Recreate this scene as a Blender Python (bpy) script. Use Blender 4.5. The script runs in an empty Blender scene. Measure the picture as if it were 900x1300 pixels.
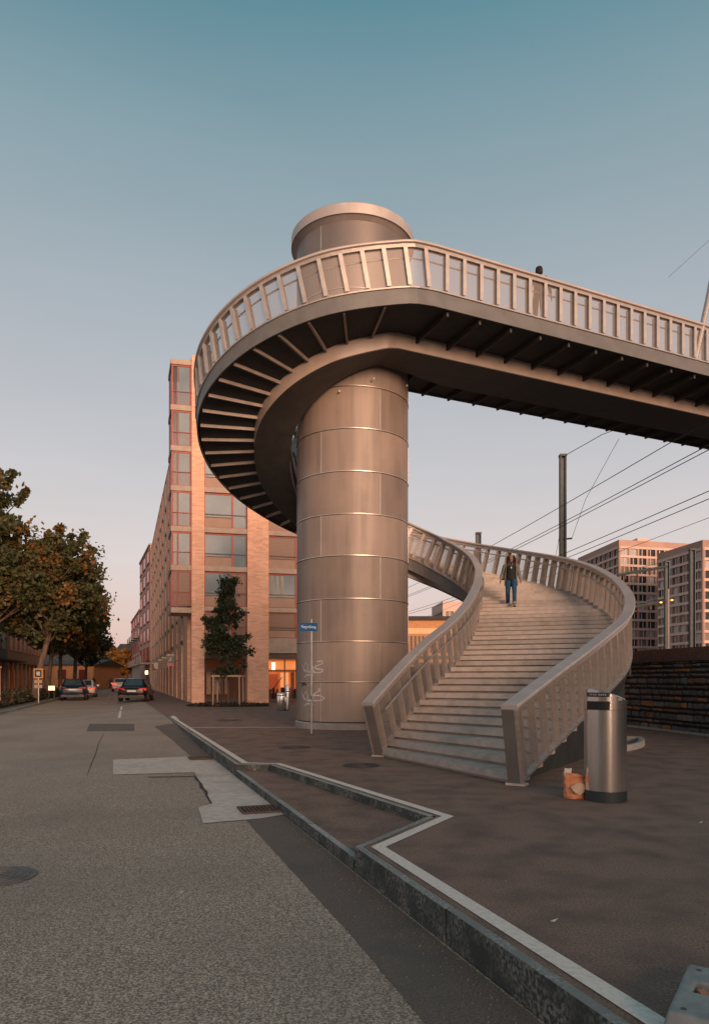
import bpy, bmesh, math, random
import numpy as np
from mathutils import Vector, Matrix
random.seed(7); rng = np.random.default_rng(7)
SC = bpy.context.scene; COL = SC.collection
R = math.radians
# ------------------------------------------------------------------ camera
CAMZ = 1.41; FPX = 900.0; HOR = 862.0          # photo pixels: focal length, horizon row
cam = bpy.data.cameras.new('camera'); camo = bpy.data.objects.new('camera', cam); COL.objects.link(camo)
camo.location = (0, 0, CAMZ); camo.rotation_euler = (R(90), 0, 0)
cam.sensor_fit = 'VERTICAL'; cam.sensor_height = 36.0; cam.lens = 36.0 * FPX / 1300.0
cam.shift_y = (HOR - 650.0) / 1300.0; cam.clip_start = 0.05; cam.clip_end = 6000
SC.camera = camo
# ------------------------------------------------------------------ light
SUN_EL, SUN_AZ = 8.0, 158.0                     # azimuth clockwise from +Y: behind the camera, a little to its right
w = bpy.data.worlds.new('World'); SC.world = w; w.use_nodes = True
nt = w.node_tree; nt.nodes.clear()
out = nt.nodes.new('ShaderNodeOutputWorld'); bg = nt.nodes.new('ShaderNodeBackground')
sky = nt.nodes.new('ShaderNodeTexSky'); sky.sky_type = 'NISHITA'; sky.sun_disc = False
sky.sun_elevation = R(SUN_EL); sky.sun_rotation = R(SUN_AZ); sky.air_density = 1.0; sky.dust_density = 4.0; sky.ozone_density = 1.0
tc = nt.nodes.new('ShaderNodeTexCoord'); sep = nt.nodes.new('ShaderNodeSeparateXYZ')
ramp = nt.nodes.new('ShaderNodeValToRGB'); mix = nt.nodes.new('ShaderNodeMix'); mix.data_type = 'RGBA'; mix.blend_type = 'MIX'
def lin(r, g, b):
    f = lambda c: (c / 12.92 if c <= 0.04045 else ((c + 0.055) / 1.055) ** 2.4)
    return (f(r / 255), f(g / 255), f(b / 255), 1)
stops = [(0.0, (244, 196, 186)), (0.06, (244, 211, 202)), (0.16, (235, 222, 219)), (0.28, (214, 211, 214)),
         (0.45, (182, 190, 197)), (0.59, (147, 172, 181)), (0.70, (96, 146, 160)), (1.0, (60, 108, 128))]
el = ramp.color_ramp.elements
while len(el) < len(stops): el.new(0.5)
for e, (p, c) in zip(el, stops):
    e.position = p; e.color = tuple(10.0 * v for v in lin(*c)[:3]) + (1,)
nt.links.new(tc.outputs['Generated'], sep.inputs[0]); nt.links.new(sep.outputs['Z'], ramp.inputs[0])
mix.inputs[0].default_value = 0.82               # dusk colours of the clear evening sky over the physical sky
nt.links.new(sky.outputs[0], mix.inputs[6]); nt.links.new(ramp.outputs[0], mix.inputs[7])
hz = nt.nodes.new('ShaderNodeTexNoise'); hz.inputs['Scale'].default_value = 1.6; hz.inputs['Detail'].default_value = 7; hz.inputs['Roughness'].default_value = .62
hm = nt.nodes.new('ShaderNodeMapping'); hm.inputs['Scale'].default_value = (1, 1, 4.5); nt.links.new(tc.outputs['Generated'], hm.inputs[0]); nt.links.new(hm.outputs[0], hz.inputs['Vector'])
hr = nt.nodes.new('ShaderNodeMapRange'); hr.inputs['From Min'].default_value = .3; hr.inputs['From Max'].default_value = .7; hr.inputs['To Min'].default_value = .965; hr.inputs['To Max'].default_value = 1.03; nt.links.new(hz.outputs['Fac'], hr.inputs['Value'])
hv = nt.nodes.new('ShaderNodeVectorMath'); hv.operation = 'SCALE'; nt.links.new(mix.outputs[2], hv.inputs[0]); nt.links.new(hr.outputs[0], hv.inputs['Scale'])   # faint uneven haze
nt.links.new(hv.outputs[0], bg.inputs[0]); bg.inputs[1].default_value = 0.1
nt.links.new(bg.outputs[0], out.inputs[0])
sd = bpy.data.lights.new('sun', 'SUN'); so = bpy.data.objects.new('sun', sd); COL.objects.link(so)
sd.energy = 5.0; sd.angle = R(30); sd.color = (1.0, 0.62, 0.42)
sdir = Vector((math.sin(R(SUN_AZ)) * math.cos(R(SUN_EL)), math.cos(R(SUN_AZ)) * math.cos(R(SUN_EL)), math.sin(R(SUN_EL))))
so.rotation_euler = (-sdir).to_track_quat('-Z', 'Y').to_euler(); so.location = sdir * 60
vs = SC.view_settings; vs.view_transform = 'Standard'; vs.look = 'None'; vs.exposure = 0.0; vs.gamma = 1.0; vs.use_curve_mapping = False
SC.cycles.use_denoising = True; SC.cycles.transparent_max_bounces = 24; SC.cycles.max_bounces = 6

# ------------------------------------------------------------------ helpers
def ray(u, v, z=0.0):
    """point on the level z seen at photo pixel (u, v)"""
    Y = FPX * (CAMZ - z) / (v - HOR); return Vector(((u - 450) / FPX * Y, Y, z))
def at(u, v, Y): return Vector(((u - 450) / FPX * Y, Y, CAMZ + (HOR - v) * Y / FPX))
MATS = {}
def mat(name, c1, c2=None, scale=3.0, detail=6.0, rough=0.6, metal=0.0, bump=0.0, bscale=None, bdist=0.02, lo=0.35, hi=0.65,
        emit=None, estr=0.0, c3=None, scale3=0.3, lo3=0.45, hi3=0.6, stretch=(1, 1, 1), rvar=0.0, spec=0.5):
    """two-tone procedural material with an optional broad third tone and bump"""
    if name in MATS: return MATS[name]
    m = bpy.data.materials.new(name); m.use_nodes = True; N = m.node_tree.nodes; L = m.node_tree.links
    b = N['Principled BSDF']; b.inputs['Roughness'].default_value = rough; b.inputs['Metallic'].default_value = metal
    b.inputs['Specular IOR Level'].default_value = spec
    t = N.new('ShaderNodeTexCoord'); mp = N.new('ShaderNodeMapping'); mp.inputs['Scale'].default_value = stretch
    L.new(t.outputs['Object'], mp.inputs[0])
    c2 = c2 or tuple(v * 0.8 for v in c1)
    n = N.new('ShaderNodeTexNoise'); n.inputs['Scale'].default_value = scale; n.inputs['Detail'].default_value = detail
    L.new(mp.outputs[0], n.inputs['Vector'])
    r = N.new('ShaderNodeMapRange'); r.inputs['From Min'].default_value = lo; r.inputs['From Max'].default_value = hi
    L.new(n.outputs['Fac'], r.inputs['Value'])
    mx = N.new('ShaderNodeMix'); mx.data_type = 'RGBA'; mx.inputs[6].default_value = (*c1, 1); mx.inputs[7].default_value = (*c2, 1)
    L.new(r.outputs[0], mx.inputs[0]); col = mx.outputs[2]
    if c3:
        n3 = N.new('ShaderNodeTexNoise'); n3.inputs['Scale'].default_value = scale3; n3.inputs['Detail'].default_value = 5
        L.new(t.outputs['Object'], n3.inputs['Vector'])
        r3 = N.new('ShaderNodeMapRange'); r3.inputs['From Min'].default_value = lo3; r3.inputs['From Max'].default_value = hi3
        L.new(n3.outputs['Fac'], r3.inputs['Value'])
        m3 = N.new('ShaderNodeMix'); m3.data_type = 'RGBA'; L.new(r3.outputs[0], m3.inputs[0]); L.new(col, m3.inputs[6]); m3.inputs[7].default_value = (*c3, 1)
        col = m3.outputs[2]
    L.new(col, b.inputs['Base Color'])
    if rvar:
        rr = N.new('ShaderNodeMapRange'); rr.inputs['To Min'].default_value = rough - rvar; rr.inputs['To Max'].default_value = rough + rvar
        L.new(n.outputs['Fac'], rr.inputs['Value']); L.new(rr.outputs[0], b.inputs['Roughness'])
    if bump:
        nb = N.new('ShaderNodeTexNoise'); nb.inputs['Scale'].default_value = bscale or scale * 4; nb.inputs['Detail'].default_value = 4
        L.new(mp.outputs[0], nb.inputs['Vector'])
        bp = N.new('ShaderNodeBump'); bp.inputs['Strength'].default_value = bump; bp.inputs['Distance'].default_value = bdist
        L.new(nb.outputs['Fac'], bp.inputs['Height']); L.new(bp.outputs[0], b.inputs['Normal'])
    if emit:
        b.inputs['Emission Color'].default_value = (*emit, 1); b.inputs['Emission Strength'].default_value = estr
    MATS[name] = m; return m
def link(o, parent=None):
    COL.objects.link(o)
    if parent is not None:
        o.parent = parent
        o.matrix_parent_inverse = PW[parent.name].inverted() if parent.name in PW else Matrix.Identity(4)
    return o
PW = {}
def mesh(name, V, F, smooth=False):
    me = bpy.data.meshes.new(name); me.from_pydata([tuple(v) for v in V], [], F); me.update()
    if smooth: me.shade_smooth()
    return me
def obj(name, me, m=None, parent=None, smooth=False, mtx=None):
    """me: mesh or (verts, faces) in world coordinates"""
    if isinstance(me, tuple): me = mesh(name, me[0], me[1], smooth)
    if m is not None and len(me.materials) == 0: me.materials.append(m)
    o = bpy.data.objects.new(name, me)
    if mtx is not None: o.matrix_basis = mtx
    return link(o, parent)
def tag(o, label, cat, group=None):
    o['label'] = label; o['category'] = cat
    if group: o['group'] = group
    return o
def thing(name, loc, label, cat, group=None):
    o = bpy.data.objects.new(name, None); o.empty_display_size = 0.3; o.location = loc; COL.objects.link(o)
    PW[o.name] = Matrix.Translation(Vector(loc)); return tag(o, label, cat, group)
def struct(o): o['kind'] = 'structure'; return o
class MB:
    """collects shapes into one mesh"""
    def __init__(s): s.V = []; s.F = []
    def add(s, V, F):
        k = len(s.V); s.V += [tuple(v) for v in V]; s.F += [tuple(i + k for i in f) for f in F]; return s
    def box(s, a, b, M=None):
        x0, y0, z0 = a; x1, y1, z1 = b
        V = [Vector(p) for p in ((x0,y0,z0),(x1,y0,z0),(x1,y1,z0),(x0,y1,z0),(x0,y0,z1),(x1,y0,z1),(x1,y1,z1),(x0,y1,z1))]
        if M is not None: V = [M @ v for v in V]
        return s.add(V, [(0,3,2,1),(4,5,6,7),(0,1,5,4),(1,2,6,5),(2,3,7,6),(3,0,4,7)])
    def tube(s, pts, rad, n=8, cap=True):
        pts = [Vector(p) for p in pts]; rad = rad if hasattr(rad, '__len__') else [rad] * len(pts); V = []; up = None
        for i, p in enumerate(pts):
            t = (pts[min(i + 1, len(pts) - 1)] - pts[max(i - 1, 0)]).normalized()
            if up is None: up = Vector((0, 0, 1)) if abs(t.z) < 0.9 else Vector((1, 0, 0))
            a = t.cross(up).normalized(); up = a.cross(t).normalized()
            for j in range(n):
                an = 2 * math.pi * j / n; V.append(p + (a * math.cos(an) + up * math.sin(an)) * rad[i])
        F = [(i*n+j, i*n+(j+1)%n, (i+1)*n+(j+1)%n, (i+1)*n+j) for i in range(len(pts)-1) for j in range(n)]
        if cap: F += [tuple(range(n))[::-1], tuple(range((len(pts)-1)*n, len(pts)*n))]
        return s.add(V, F)
    def lathe(s, c, prof, n=32):
        """prof: (radius, z) pairs"""
        cx, cy, cz = c; V = [(cx + r*math.cos(2*math.pi*j/n), cy + r*math.sin(2*math.pi*j/n), cz + z) for r, z in prof for j in range(n)]
        F = [(i*n+j, i*n+(j+1)%n, (i+1)*n+(j+1)%n, (i+1)*n+j) for i in range(len(prof)-1) for j in range(n)]
        F += [tuple(range(n))[::-1], tuple(range((len(prof)-1)*n, len(prof)*n))]
        return s.add(V, F)
    def obj(s, name, m, parent=None, smooth=False, mtx=None): return obj(name, (s.V, s.F), m, parent, smooth, mtx)
def bev(o, wd=0.01, seg=2):
    b = o.modifiers.new('bevel', 'BEVEL'); b.width = wd; b.segments = seg; b.limit_method = 'ANGLE'; return o
def autosmooth(o, ang=40):
    me = o.data; me.shade_smooth()
    bm = bmesh.new(); bm.from_mesh(me)
    for e in bm.edges: e.smooth = (len(e.link_faces) == 2 and e.calc_face_angle(0) < R(ang))
    bm.to_mesh(me); bm.free(); return o
def copy_tree(o, loc=None, rotz=None, parent=None):
    c = o.copy(); COL.objects.link(c)
    if parent is not None: c.parent = parent
    for ch in o.children: copy_tree(ch, parent=c)
    if loc is not None: c.location = loc
    if rotz is not None: c.rotation_euler = (0, 0, rotz)
    return c
def sm(a, b, x):
    t = min(1, max(0, (x - a) / (b - a))); return t * t * (3 - 2 * t)

# ------------------------------------------------------------------ ground
M_ASPH = mat('asphalt_road', (0.64, 0.49, 0.375), (0.18, 0.138, 0.105), scale=85, detail=4, lo=.36, hi=.58, rough=0.85, bump=0.7, bscale=90, bdist=0.006,
             c3=(0.2, 0.155, 0.122), scale3=0.45, lo3=0.45, hi3=0.95)
M_ASPD = mat('asphalt_plaza', (0.33, 0.195, 0.138), (0.13, 0.08, 0.06), scale=75, detail=5, rough=0.8, bump=0.7, bscale=110, bdist=0.004,
             c3=(0.085, 0.055, 0.042), scale3=2.2, lo3=0.42, hi3=0.8)
M_GUT = mat('asphalt_gutter', (0.2, 0.148, 0.115), (0.095, 0.072, 0.058), scale=75, detail=8, rough=0.85, bump=0.6, bscale=110, bdist=0.005,
            c3=(0.1, 0.09, 0.08), scale3=2.2, lo3=0.52, hi3=0.75)
M_CONC = mat('concrete_patch', (0.68, 0.57, 0.485), (0.52, 0.44, 0.375), scale=9, detail=10, rough=0.9, bump=0.5, bscale=120, bdist=0.004,
             c3=(0.43, 0.36, 0.31), scale3=1.5, lo3=0.5, hi3=0.75)
M_WHITE = mat('road_paint', (0.8, 0.69, 0.6), (0.58, 0.49, 0.42), scale=30, detail=9, rough=0.7, lo=0.45, hi=0.8)
M_GRAN = mat('granite', (0.42, 0.41, 0.37), (0.17, 0.175, 0.165), scale=45, detail=10, rough=0.75, bump=0.6, bscale=70, bdist=0.006,
             c3=(0.24, 0.245, 0.225), scale3=3.5, lo3=0.42, hi3=0.62)
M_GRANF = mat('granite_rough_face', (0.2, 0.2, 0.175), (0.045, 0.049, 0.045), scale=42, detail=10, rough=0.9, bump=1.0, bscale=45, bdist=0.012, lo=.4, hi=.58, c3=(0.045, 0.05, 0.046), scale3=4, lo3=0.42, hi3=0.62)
M_EARTH = mat('earth', (0.1, 0.085, 0.07), (0.06, 0.05, 0.045), scale=2, rough=0.95)
def KX(Y): return 2.03 - 0.342 * Y                       # line of the kerb in front of the plaza
KD = Vector((-0.3236, 0.9462, 0)); KN = Vector((0.9462, 0.3236, 0))
def LX(Y): return -6.7 - 0.29 * Y                        # kerb on the other side of the street
def road_z(x, y):
    base = -0.205; d = (KX(y) - x) * 0.946
    lift = sm(12.5, 26, y); lat = 1 - sm(0.1, 7 - 5.0 * sm(26, 36, y), d)
    z = base * (1 - lift * lat)
    return z + 0.06 * sm(28, 60, y) * (1 - lift * lat)
struct(obj('ground', ([(-2500,-800,-0.6),(2500,-800,-0.6),(2500,3500,-0.6),(-2500,3500,-0.6)], [(0,1,2,3)]), M_EARTH))
ys = [-8,-5,-3,-1,0,1,2,3,4,5,6,7,8,9,10,11,12,13,14,15,16,17,18,19,20,21,22,23,24,25,26,27,28,30,33,36,40,45,50,60,75,95,120,160,230]
nx = 18; V = []; F = []
for y in ys:
    for i in range(nx + 1):
        s = (i / nx); x = LX(y) + 0.0 + (KX(y) - LX(y)) * (1 - (1 - s) ** 1.7)
        V.append((x, y, road_z(x, y)))
for j in range(len(ys) - 1):
    for i in range(nx): a = j * (nx + 1) + i; F.append((a, a + 1, a + nx + 2, a + nx + 1))
struct(obj('road', (V, F), M_ASPH, smooth=True))
def drape(name, poly, m, off=0.004, parent=None, nsub=14):
    """a patch of another surface laid on the road: polygon clipped from a fine grid, follows the road"""
    bm = bmesh.new(); vs_ = [bm.verts.new((p[0], p[1], 0)) for p in poly]; bm.faces.new(vs_)
    x0, x1 = min(p[0] for p in poly), max(p[0] for p in poly); y0, y1 = min(p[1] for p in poly), max(p[1] for p in poly)
    for ax, lo, hi in (((1,0,0), x0, x1), ((0,1,0), y0, y1)):
        for k in range(1, nsub):
            c = lo + (hi - lo) * k / nsub; co = (c, 0, 0) if ax[0] else (0, c, 0)
            bmesh.ops.bisect_plane(bm, geom=bm.verts[:] + bm.edges[:] + bm.faces[:], plane_co=co, plane_no=ax)
    for v in bm.verts: v.co.z = road_z(v.co.x, v.co.y) + off
    me = bpy.data.meshes.new(name); bm.to_mesh(me); bm.free()
    return struct(obj(name, me, m, parent))
def rp(u, v, it=4):
    """photo pixel to the point on the road"""
    z = -0.28
    for _ in range(it): p = ray(u, v, z); z = road_z(p.x, p.y)
    return (p.x, p.y)
# plaza with its notch and step
KC = [Vector((KX(-7), -7, 0)), Vector((KX(5.96), 5.96, 0)), Vector((0.74, 7.27, 0)), Vector((-1.40, 11.62, 0)), Vector((KX(11.72), 11.72, 0)), Vector((KX(26.4), 26.4, 0))]
def offs(pl, d):
    """offset a polyline to its right-hand (plaza) side, mitred"""
    o = []
    for i, p in enumerate(pl):
        ns = []
        for a, b in ((i - 1, i), (i, i + 1)):
            if a >= 0 and b < len(pl):
                t = (pl[b] - pl[a]).normalized(); ns.append(Vector((t.y, -t.x, 0)))
        if len(ns) == 1: o.append(p + ns[0] * d)
        else:
            m_ = (ns[0] + ns[1]).normalized(); o.append(p + m_ * (d / max(0.35, m_.dot(ns[0]))))
    return o
KB = offs(KC, 0.084)
V = [tuple(p) for p in KB] + [(KX(26.45) - .01, 26.45, 0), (KX(240) - .01, 240, 0), (120, 240, 0), (120, -7, 0)]
struct(obj('plaza_pavement', (V, [tuple(range(len(V)))[::-1]]), M_ASPD))
kerb = struct(bpy.data.objects.new('kerb', None)); COL.objects.link(kerb)
def kerb_run(a, b, wdt, ztop, zbot, length=1.7):
    d = b - a; L_ = d.length; n_ = max(1, round(L_ / length)); t = d / L_; nn = Vector((t.y, -t.x, 0))
    for k in range(n_):
        p = a + t * (L_ * k / n_ + 0.004); q = a + t * (L_ * (k + 1) / n_ - 0.004); dz = random.uniform(-0.004, 0.004); ww = random.uniform(-0.004, 0.003)
        V = []
        for z in (zbot, ztop + dz):
            ins = 0.012 if z > zbot else 0.0
            V += [p + nn*(ins+ww) + Vector((0,0,z)), q + nn*(ins+ww) + Vector((0,0,z)), q + nn*(wdt-.002) + Vector((0,0,z)), p + nn*(wdt-.002) + Vector((0,0,z))]
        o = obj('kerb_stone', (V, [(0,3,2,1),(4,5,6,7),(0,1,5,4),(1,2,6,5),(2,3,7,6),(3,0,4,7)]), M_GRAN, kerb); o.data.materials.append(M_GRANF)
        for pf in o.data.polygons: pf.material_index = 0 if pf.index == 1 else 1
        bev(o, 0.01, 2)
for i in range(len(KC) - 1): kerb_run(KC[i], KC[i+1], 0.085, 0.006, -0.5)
# intermediate step inside the notch
S0 = Vector((KX(11.66), 11.66, 0)); S1 = Vector((KX(5.98), 5.98, 0))
kerb_run(S1, S0, 0.085, -0.095, -0.5)
struct(obj('step_pavement', ([S1 + KN*0.08 + Vector((0,0,-.10)), KC[2] + Vector((.05,0,-.10)), KC[3] + Vector((0.05,0.05,-.10)), S0 + KN*0.08 + Vector((0,0.03,-.10))], [(0,1,2,3)]), M_ASPD))
def painted(name, pl, wdt, m=M_WHITE, z=0.005):
    a, b = offs(pl, 0), offs(pl, wdt); n_ = len(pl)
    V = [p + Vector((0,0,z)) for p in a] + [p + Vector((0,0,z)) for p in b]
    return struct(obj(name, (V, [(i, n_+i, n_+i+1, i+1) for i in range(n_-1)]), m))
painted('edge_line', offs(KC, 0.135), 0.11)
t0 = ray(236, 923.5); painted('edge_line', [ray(376, 923.2), t0][::-1], 0.13)
drape('edge_line', [rp(217,909), rp(222,909), rp(238,924.5), rp(232,924.5)], M_WHITE, 0.006)
# road patches
g0 = [(KX(y) - 0.02, y) for y in (-7, 0, 6, 12, 18, 23)]
g1 = [rp(215, 921), rp(262, 975), rp(320, 1050), rp(450, 1192), rp(540, 1300), (KX(1) - 1.1, 1), (KX(-7) - 1.1, -7)]
drape('gutter_asphalt', g0 + g1, M_GUT, 0.004, nsub=26)
drape('concrete_patch', [rp(*p) for p in ((144,965),(240,961),(272,962),(307,984),(330,996),(387,1026),(372,1033),(330,1040),(258,1046),(252,1026),(270,1021),(247,981),(144,984))], M_CONC, 0.009, nsub=16)
drape('asphalt_patch', [rp(*p) for p in ((114,919),(171,919),(171,928),(110,928.5))], M_GUT, 0.004)
drape('asphalt_patch', [rp(*p) for p in ((196,922),(216,919),(236,926),(262,958),(243,961),(220,940))], M_GUT, 0.0055)
M_TAR = mat('tar_seam', (0.03, 0.028, 0.026), rough=0.7)
drape('tar_seam', [rp(*p) for p in ((188,986.4),(246,985.6),(246,986.4),(190,987.4))], M_TAR, 0.005, nsub=6)
drape('tar_seam', [rp(*p) for p in ((132.2,931),(132.7,931),(125.6,945),(122.6,957),(117,970),(111.3,985),(110.7,985),(115.8,970),(121.6,957),(124.6,945))], M_TAR, 0.005, nsub=8)
drape('tar_seam', [rp(*p) for p in ((246,984),(251,989),(257,996),(259,1001),(264,1006),(264,1011),(269,1021),(267.5,1021),(261,1010),(259,1004),(254,1001),(253,994),(248,990))], M_TAR, 0.012, nsub=8)
drape('lane_line', [rp(*p) for p in ((150,911.5),(153.5,911.5),(156,897),(153.6,897))], M_WHITE, 0.006, nsub=6)
for (a, b, c, d) in (((136,889),(137.5,889),(141,882),(140,882)), ((142,879),(143,879),(146,874.5),(145.3,874.5))):
    drape('lane_line', [rp(*a), rp(*b), rp(*c), rp(*d)], mat('yellow_paint', (0.6, 0.33, 0.08), rough=0.7), 0.006, nsub=4)
# left pavement beyond the street
M_PAVE = mat('pavement', (0.2, 0.165, 0.14), (0.14, 0.12, 0.1), scale=12, rough=0.9)
V = []; F = []
yl = [14, 25, 32, 40, 50, 60, 80, 110, 160, 230]
for y in yl: V += [(LX(y) - 0.02, y, road_z(LX(y), y) + 0.1), (LX(y) - 60, y, 0.0)]
F = [(2*i, 2*i+2, 2*i+3, 2*i+1) for i in range(len(yl) - 1)]
struct(obj('pavement', (V, F), M_PAVE))
for i in range(len(yl) - 1):
    y0, y1 = yl[i], yl[i+1]; n_ = max(1, int((y1 - y0) / 2.0))
    if y0 > 100: n_ = 1
    for k in range(n_):
        ya, yb = y0 + (y1-y0)*k/n_ + .01, y0 + (y1-y0)*(k+1)/n_ - .01
        pa, pb = Vector((LX(ya), ya, 0)), Vector((LX(yb), yb, 0)); zz = road_z(LX(ya), ya); o_ = Vector((-0.14, 0, 0)); up = Vector((0,0,1))
        V = [p + o2 + up * z for z in (zz - .3, zz + .125) for p, o2 in ((pa, o_*0), (pb, o_*0), (pb, o_), (pa, o_))]
        obj('kerb_stone', (V, [(0,1,2,3),(4,7,6,5),(0,4,5,1),(1,5,6,2),(2,6,7,3),(3,7,4,0)]), M_GRAN, kerb)
# ------------------------------------------------------------------ footbridge: spiral stair and straight deck
TC = Vector((-0.06, 21.2, 0)); TR = 1.655               # lift tower axis and radius
RISE = 0.14; ZTOP = 77 * RISE
def pol(az, r): return (TC.x + r * math.cos(R(az)), TC.y + r * math.sin(R(az)))
ST = [(.45,12.9,2.14,9.4,0), (1.5,14.9,4.5,13.05,1.04), (2.2,16.3,5.6,14.7,1.62), (2.8,17.8,6.3,16.3,2.16), (3.25,19.2,6.7,17.9,2.65), (3.55,20.4,6.9,19.4,3.1),
      (3.7,21.6,7.0,21.3,3.68), (3.55,22.8,6.7,23.3,4.28), (3.0,23.9,5.8,25.4,4.95), (2.1,24.7,4.1,27.0,5.6)]
for az, ri, ro, z in ((85,3.45,6.35,6.4), (110,2.85,5.7,7.1), (135,2.3,5.1,7.75), (160,1.95,4.7,8.35), (185,1.8,4.52,8.9), (210,1.78,4.5,9.37), (235,1.78,4.5,9.85), (260,1.78,4.5,10.3), (285,1.78,4.5,10.7), (294.7,1.78,4.5,10.78)):
    ST.append((*pol(az, ri), *pol(az, ro), z))
ST = np.array(ST); n = len(ST)
ext = np.vstack([2*ST[0]-ST[1], ST, 2*ST[-1]-ST[-2]])
def cr(t):
    i = min(int(t), n - 2); f = t - i; p0, p1, p2, p3 = ext[i], ext[i+1], ext[i+2], ext[i+3]
    return 0.5 * ((2*p1) + (-p0+p2)*f + (2*p0-5*p1+4*p2-p3)*f*f + (-p0+3*p1-3*p2+p3)*f**3)
TT = np.linspace(0, n - 1, 900); S = np.array([cr(t) for t in TT])
I2, O2 = S[:, 0:2], S[:, 2:4]; C2 = (I2 + O2) / 2
clen = np.concatenate([[0], np.cumsum(np.linalg.norm(np.diff(C2, axis=0), axis=1))])
wts = np.ones(len(clen)); wts[:5] = 60; wts[-5:] = 60
zf = np.polyval(np.polyfit(clen, S[:, 4], 6, w=wts), clen); zf = np.maximum.accumulate(zf); zf = (zf - zf[0]) / (zf[-1] - zf[0]) * ZTOP
BD = Vector((math.cos(R(24.7)), math.sin(R(24.7)), 0)); BN = Vector((-BD.y, BD.x, 0))
BW = 4.68; BLEN = 30.0
B0 = Vector((*O2[-1], ZTOP))                              # near edge of the straight deck starts here
class Edge:
    """frames along an edge: point, tangent, outward lateral, up-normal"""
    def __init__(s, P, side):
        s.P = np.array(P); d = np.gradient(s.P, axis=0); T = d / np.linalg.norm(d, axis=1)[:, None]
        h = T.copy(); h[:, 2] = 0; h /= np.linalg.norm(h, axis=1)[:, None]
        s.T = T; s.L = np.stack([h[:, 1], -h[:, 0], 0*h[:, 0]], 1) * side
        N = np.array([0, 0, 1.0]) - T[:, 2:3] * T; s.N = N / np.linalg.norm(N, axis=1)[:, None]
        s.len = np.concatenate([[0], np.cumsum(np.linalg.norm(np.diff(s.P, axis=0), axis=1))])
    def pt(s, i, a, b): return Vector(s.P[i] + s.L[i]*a + s.N[i]*b)
    def frame(s, l):
        f = lambda A: Vector([np.interp(l, s.len, A[:, k]) for k in range(3)])
        return f(s.P), f(s.T).normalized(), f(s.L).normalized(), f(s.N).normalized()
    def sweep(s, prof, i0=0, i1=None, step=4, cap=True):
        i1 = len(s.P) - 1 if i1 is None else i1
        idx = list(range(i0, i1, step)) + [i1]; m_ = len(prof)
        V = [s.pt(i, a, b) for i in idx for a, b in prof]
        F = [(i*m_+j, i*m_+(j+1) % m_, (i+1)*m_+(j+1) % m_, (i+1)*m_+j) for i in range(len(idx)-1) for j in range(m_)]
        if cap: F += [tuple(range(m_))[::-1], tuple(range((len(idx)-1)*m_, len(idx)*m_))]
        return V, F
NB = 120
Pout = [(O2[i][0], O2[i][1], zf[i]) for i in range(900)] + [tuple(B0 + BD * (BLEN * k / NB)) for k in range(1, NB + 1)]
# resample the outer edge evenly
def resamp(P, ds=0.06):
    P = np.array(P); l = np.concatenate([[0], np.cumsum(np.linalg.norm(np.diff(P, axis=0), axis=1))]); q = np.linspace(0, l[-1], int(l[-1] / ds))
    return np.stack([np.interp(q, l, P[:, k]) for k in range(3)], 1)
E_OUT = Edge(resamp(Pout), 1)
inner_end = int(np.argmax(np.hypot(I2[:, 0] - TC.x, I2[:, 1] - TC.y)[500:] < 1.93)) + 500
E_IN = Edge(resamp([(I2[i][0], I2[i][1], zf[i]) for i in range(inner_end)]), -1)
E_INF = Edge(resamp([(I2[i][0], I2[i][1], zf[i]) for i in range(900)]), -1)
F0 = B0 + BN * BW; tw = 1.95
E_FAR = Edge(resamp([tuple(F0 + BD * (tw + (BLEN - tw) * k / NB)) for k in range(NB + 1)]), -1)
# materials
M_STEEL = mat('stainless_rail', (0.5, 0.44, 0.4), (0.38, 0.33, 0.3), scale=6, rough=0.42, metal=0.55, stretch=(1,1,4), bump=0.05, rvar=0.06)
M_POST = mat('bronze_post', (0.54, 0.47, 0.42), (0.45, 0.39, 0.345), scale=5, rough=0.45, metal=0.5)
M_PAINT = mat('grey_steel_paint', (0.15, 0.145, 0.14), (0.12, 0.115, 0.11), scale=2.5, rough=0.5, metal=0.0)
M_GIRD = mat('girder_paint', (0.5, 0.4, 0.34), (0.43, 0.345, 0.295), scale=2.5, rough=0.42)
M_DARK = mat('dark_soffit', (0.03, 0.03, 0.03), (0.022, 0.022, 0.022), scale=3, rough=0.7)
M_RIB = mat('rib_paint', (0.36, 0.29, 0.25), (0.28, 0.23, 0.2), scale=4, rough=0.5)
M_TREAD = mat('concrete_tread', (0.54, 0.455, 0.395), (0.45, 0.375, 0.325), scale=7, detail=10, rough=0.85, bump=0.35, bscale=60, bdist=0.004,
              c3=(0.34, 0.285, 0.25), scale3=3.1, lo3=0.52, hi3=0.8)
def vary(m, lo=.85, hi=1.12):
    """each piece a slightly different tone"""
    N = m.node_tree.nodes; L = m.node_tree.links; b = N['Principled BSDF']; src = b.inputs['Base Color'].links[0].from_socket
    oi = N.new('ShaderNodeObjectInfo'); mr = N.new('ShaderNodeMapRange'); mr.inputs['To Min'].default_value = lo; mr.inputs['To Max'].default_value = hi; L.new(oi.outputs['Random'], mr.inputs['Value'])
    vm = N.new('ShaderNodeVectorMath'); vm.operation = 'SCALE'; L.new(src, vm.inputs[0]); L.new(mr.outputs[0], vm.inputs['Scale']); L.new(vm.outputs[0], b.inputs['Base Color']); return m
vary(M_TREAD); vary(M_GRAN, .75, 1.2)
M_CAPR = mat('handrail_cap', (0.56, 0.48, 0.43), (0.46, 0.395, 0.355), scale=3, rough=0.5, metal=0.25, c3=(0.46, 0.4, 0.37), scale3=1.0)
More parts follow.
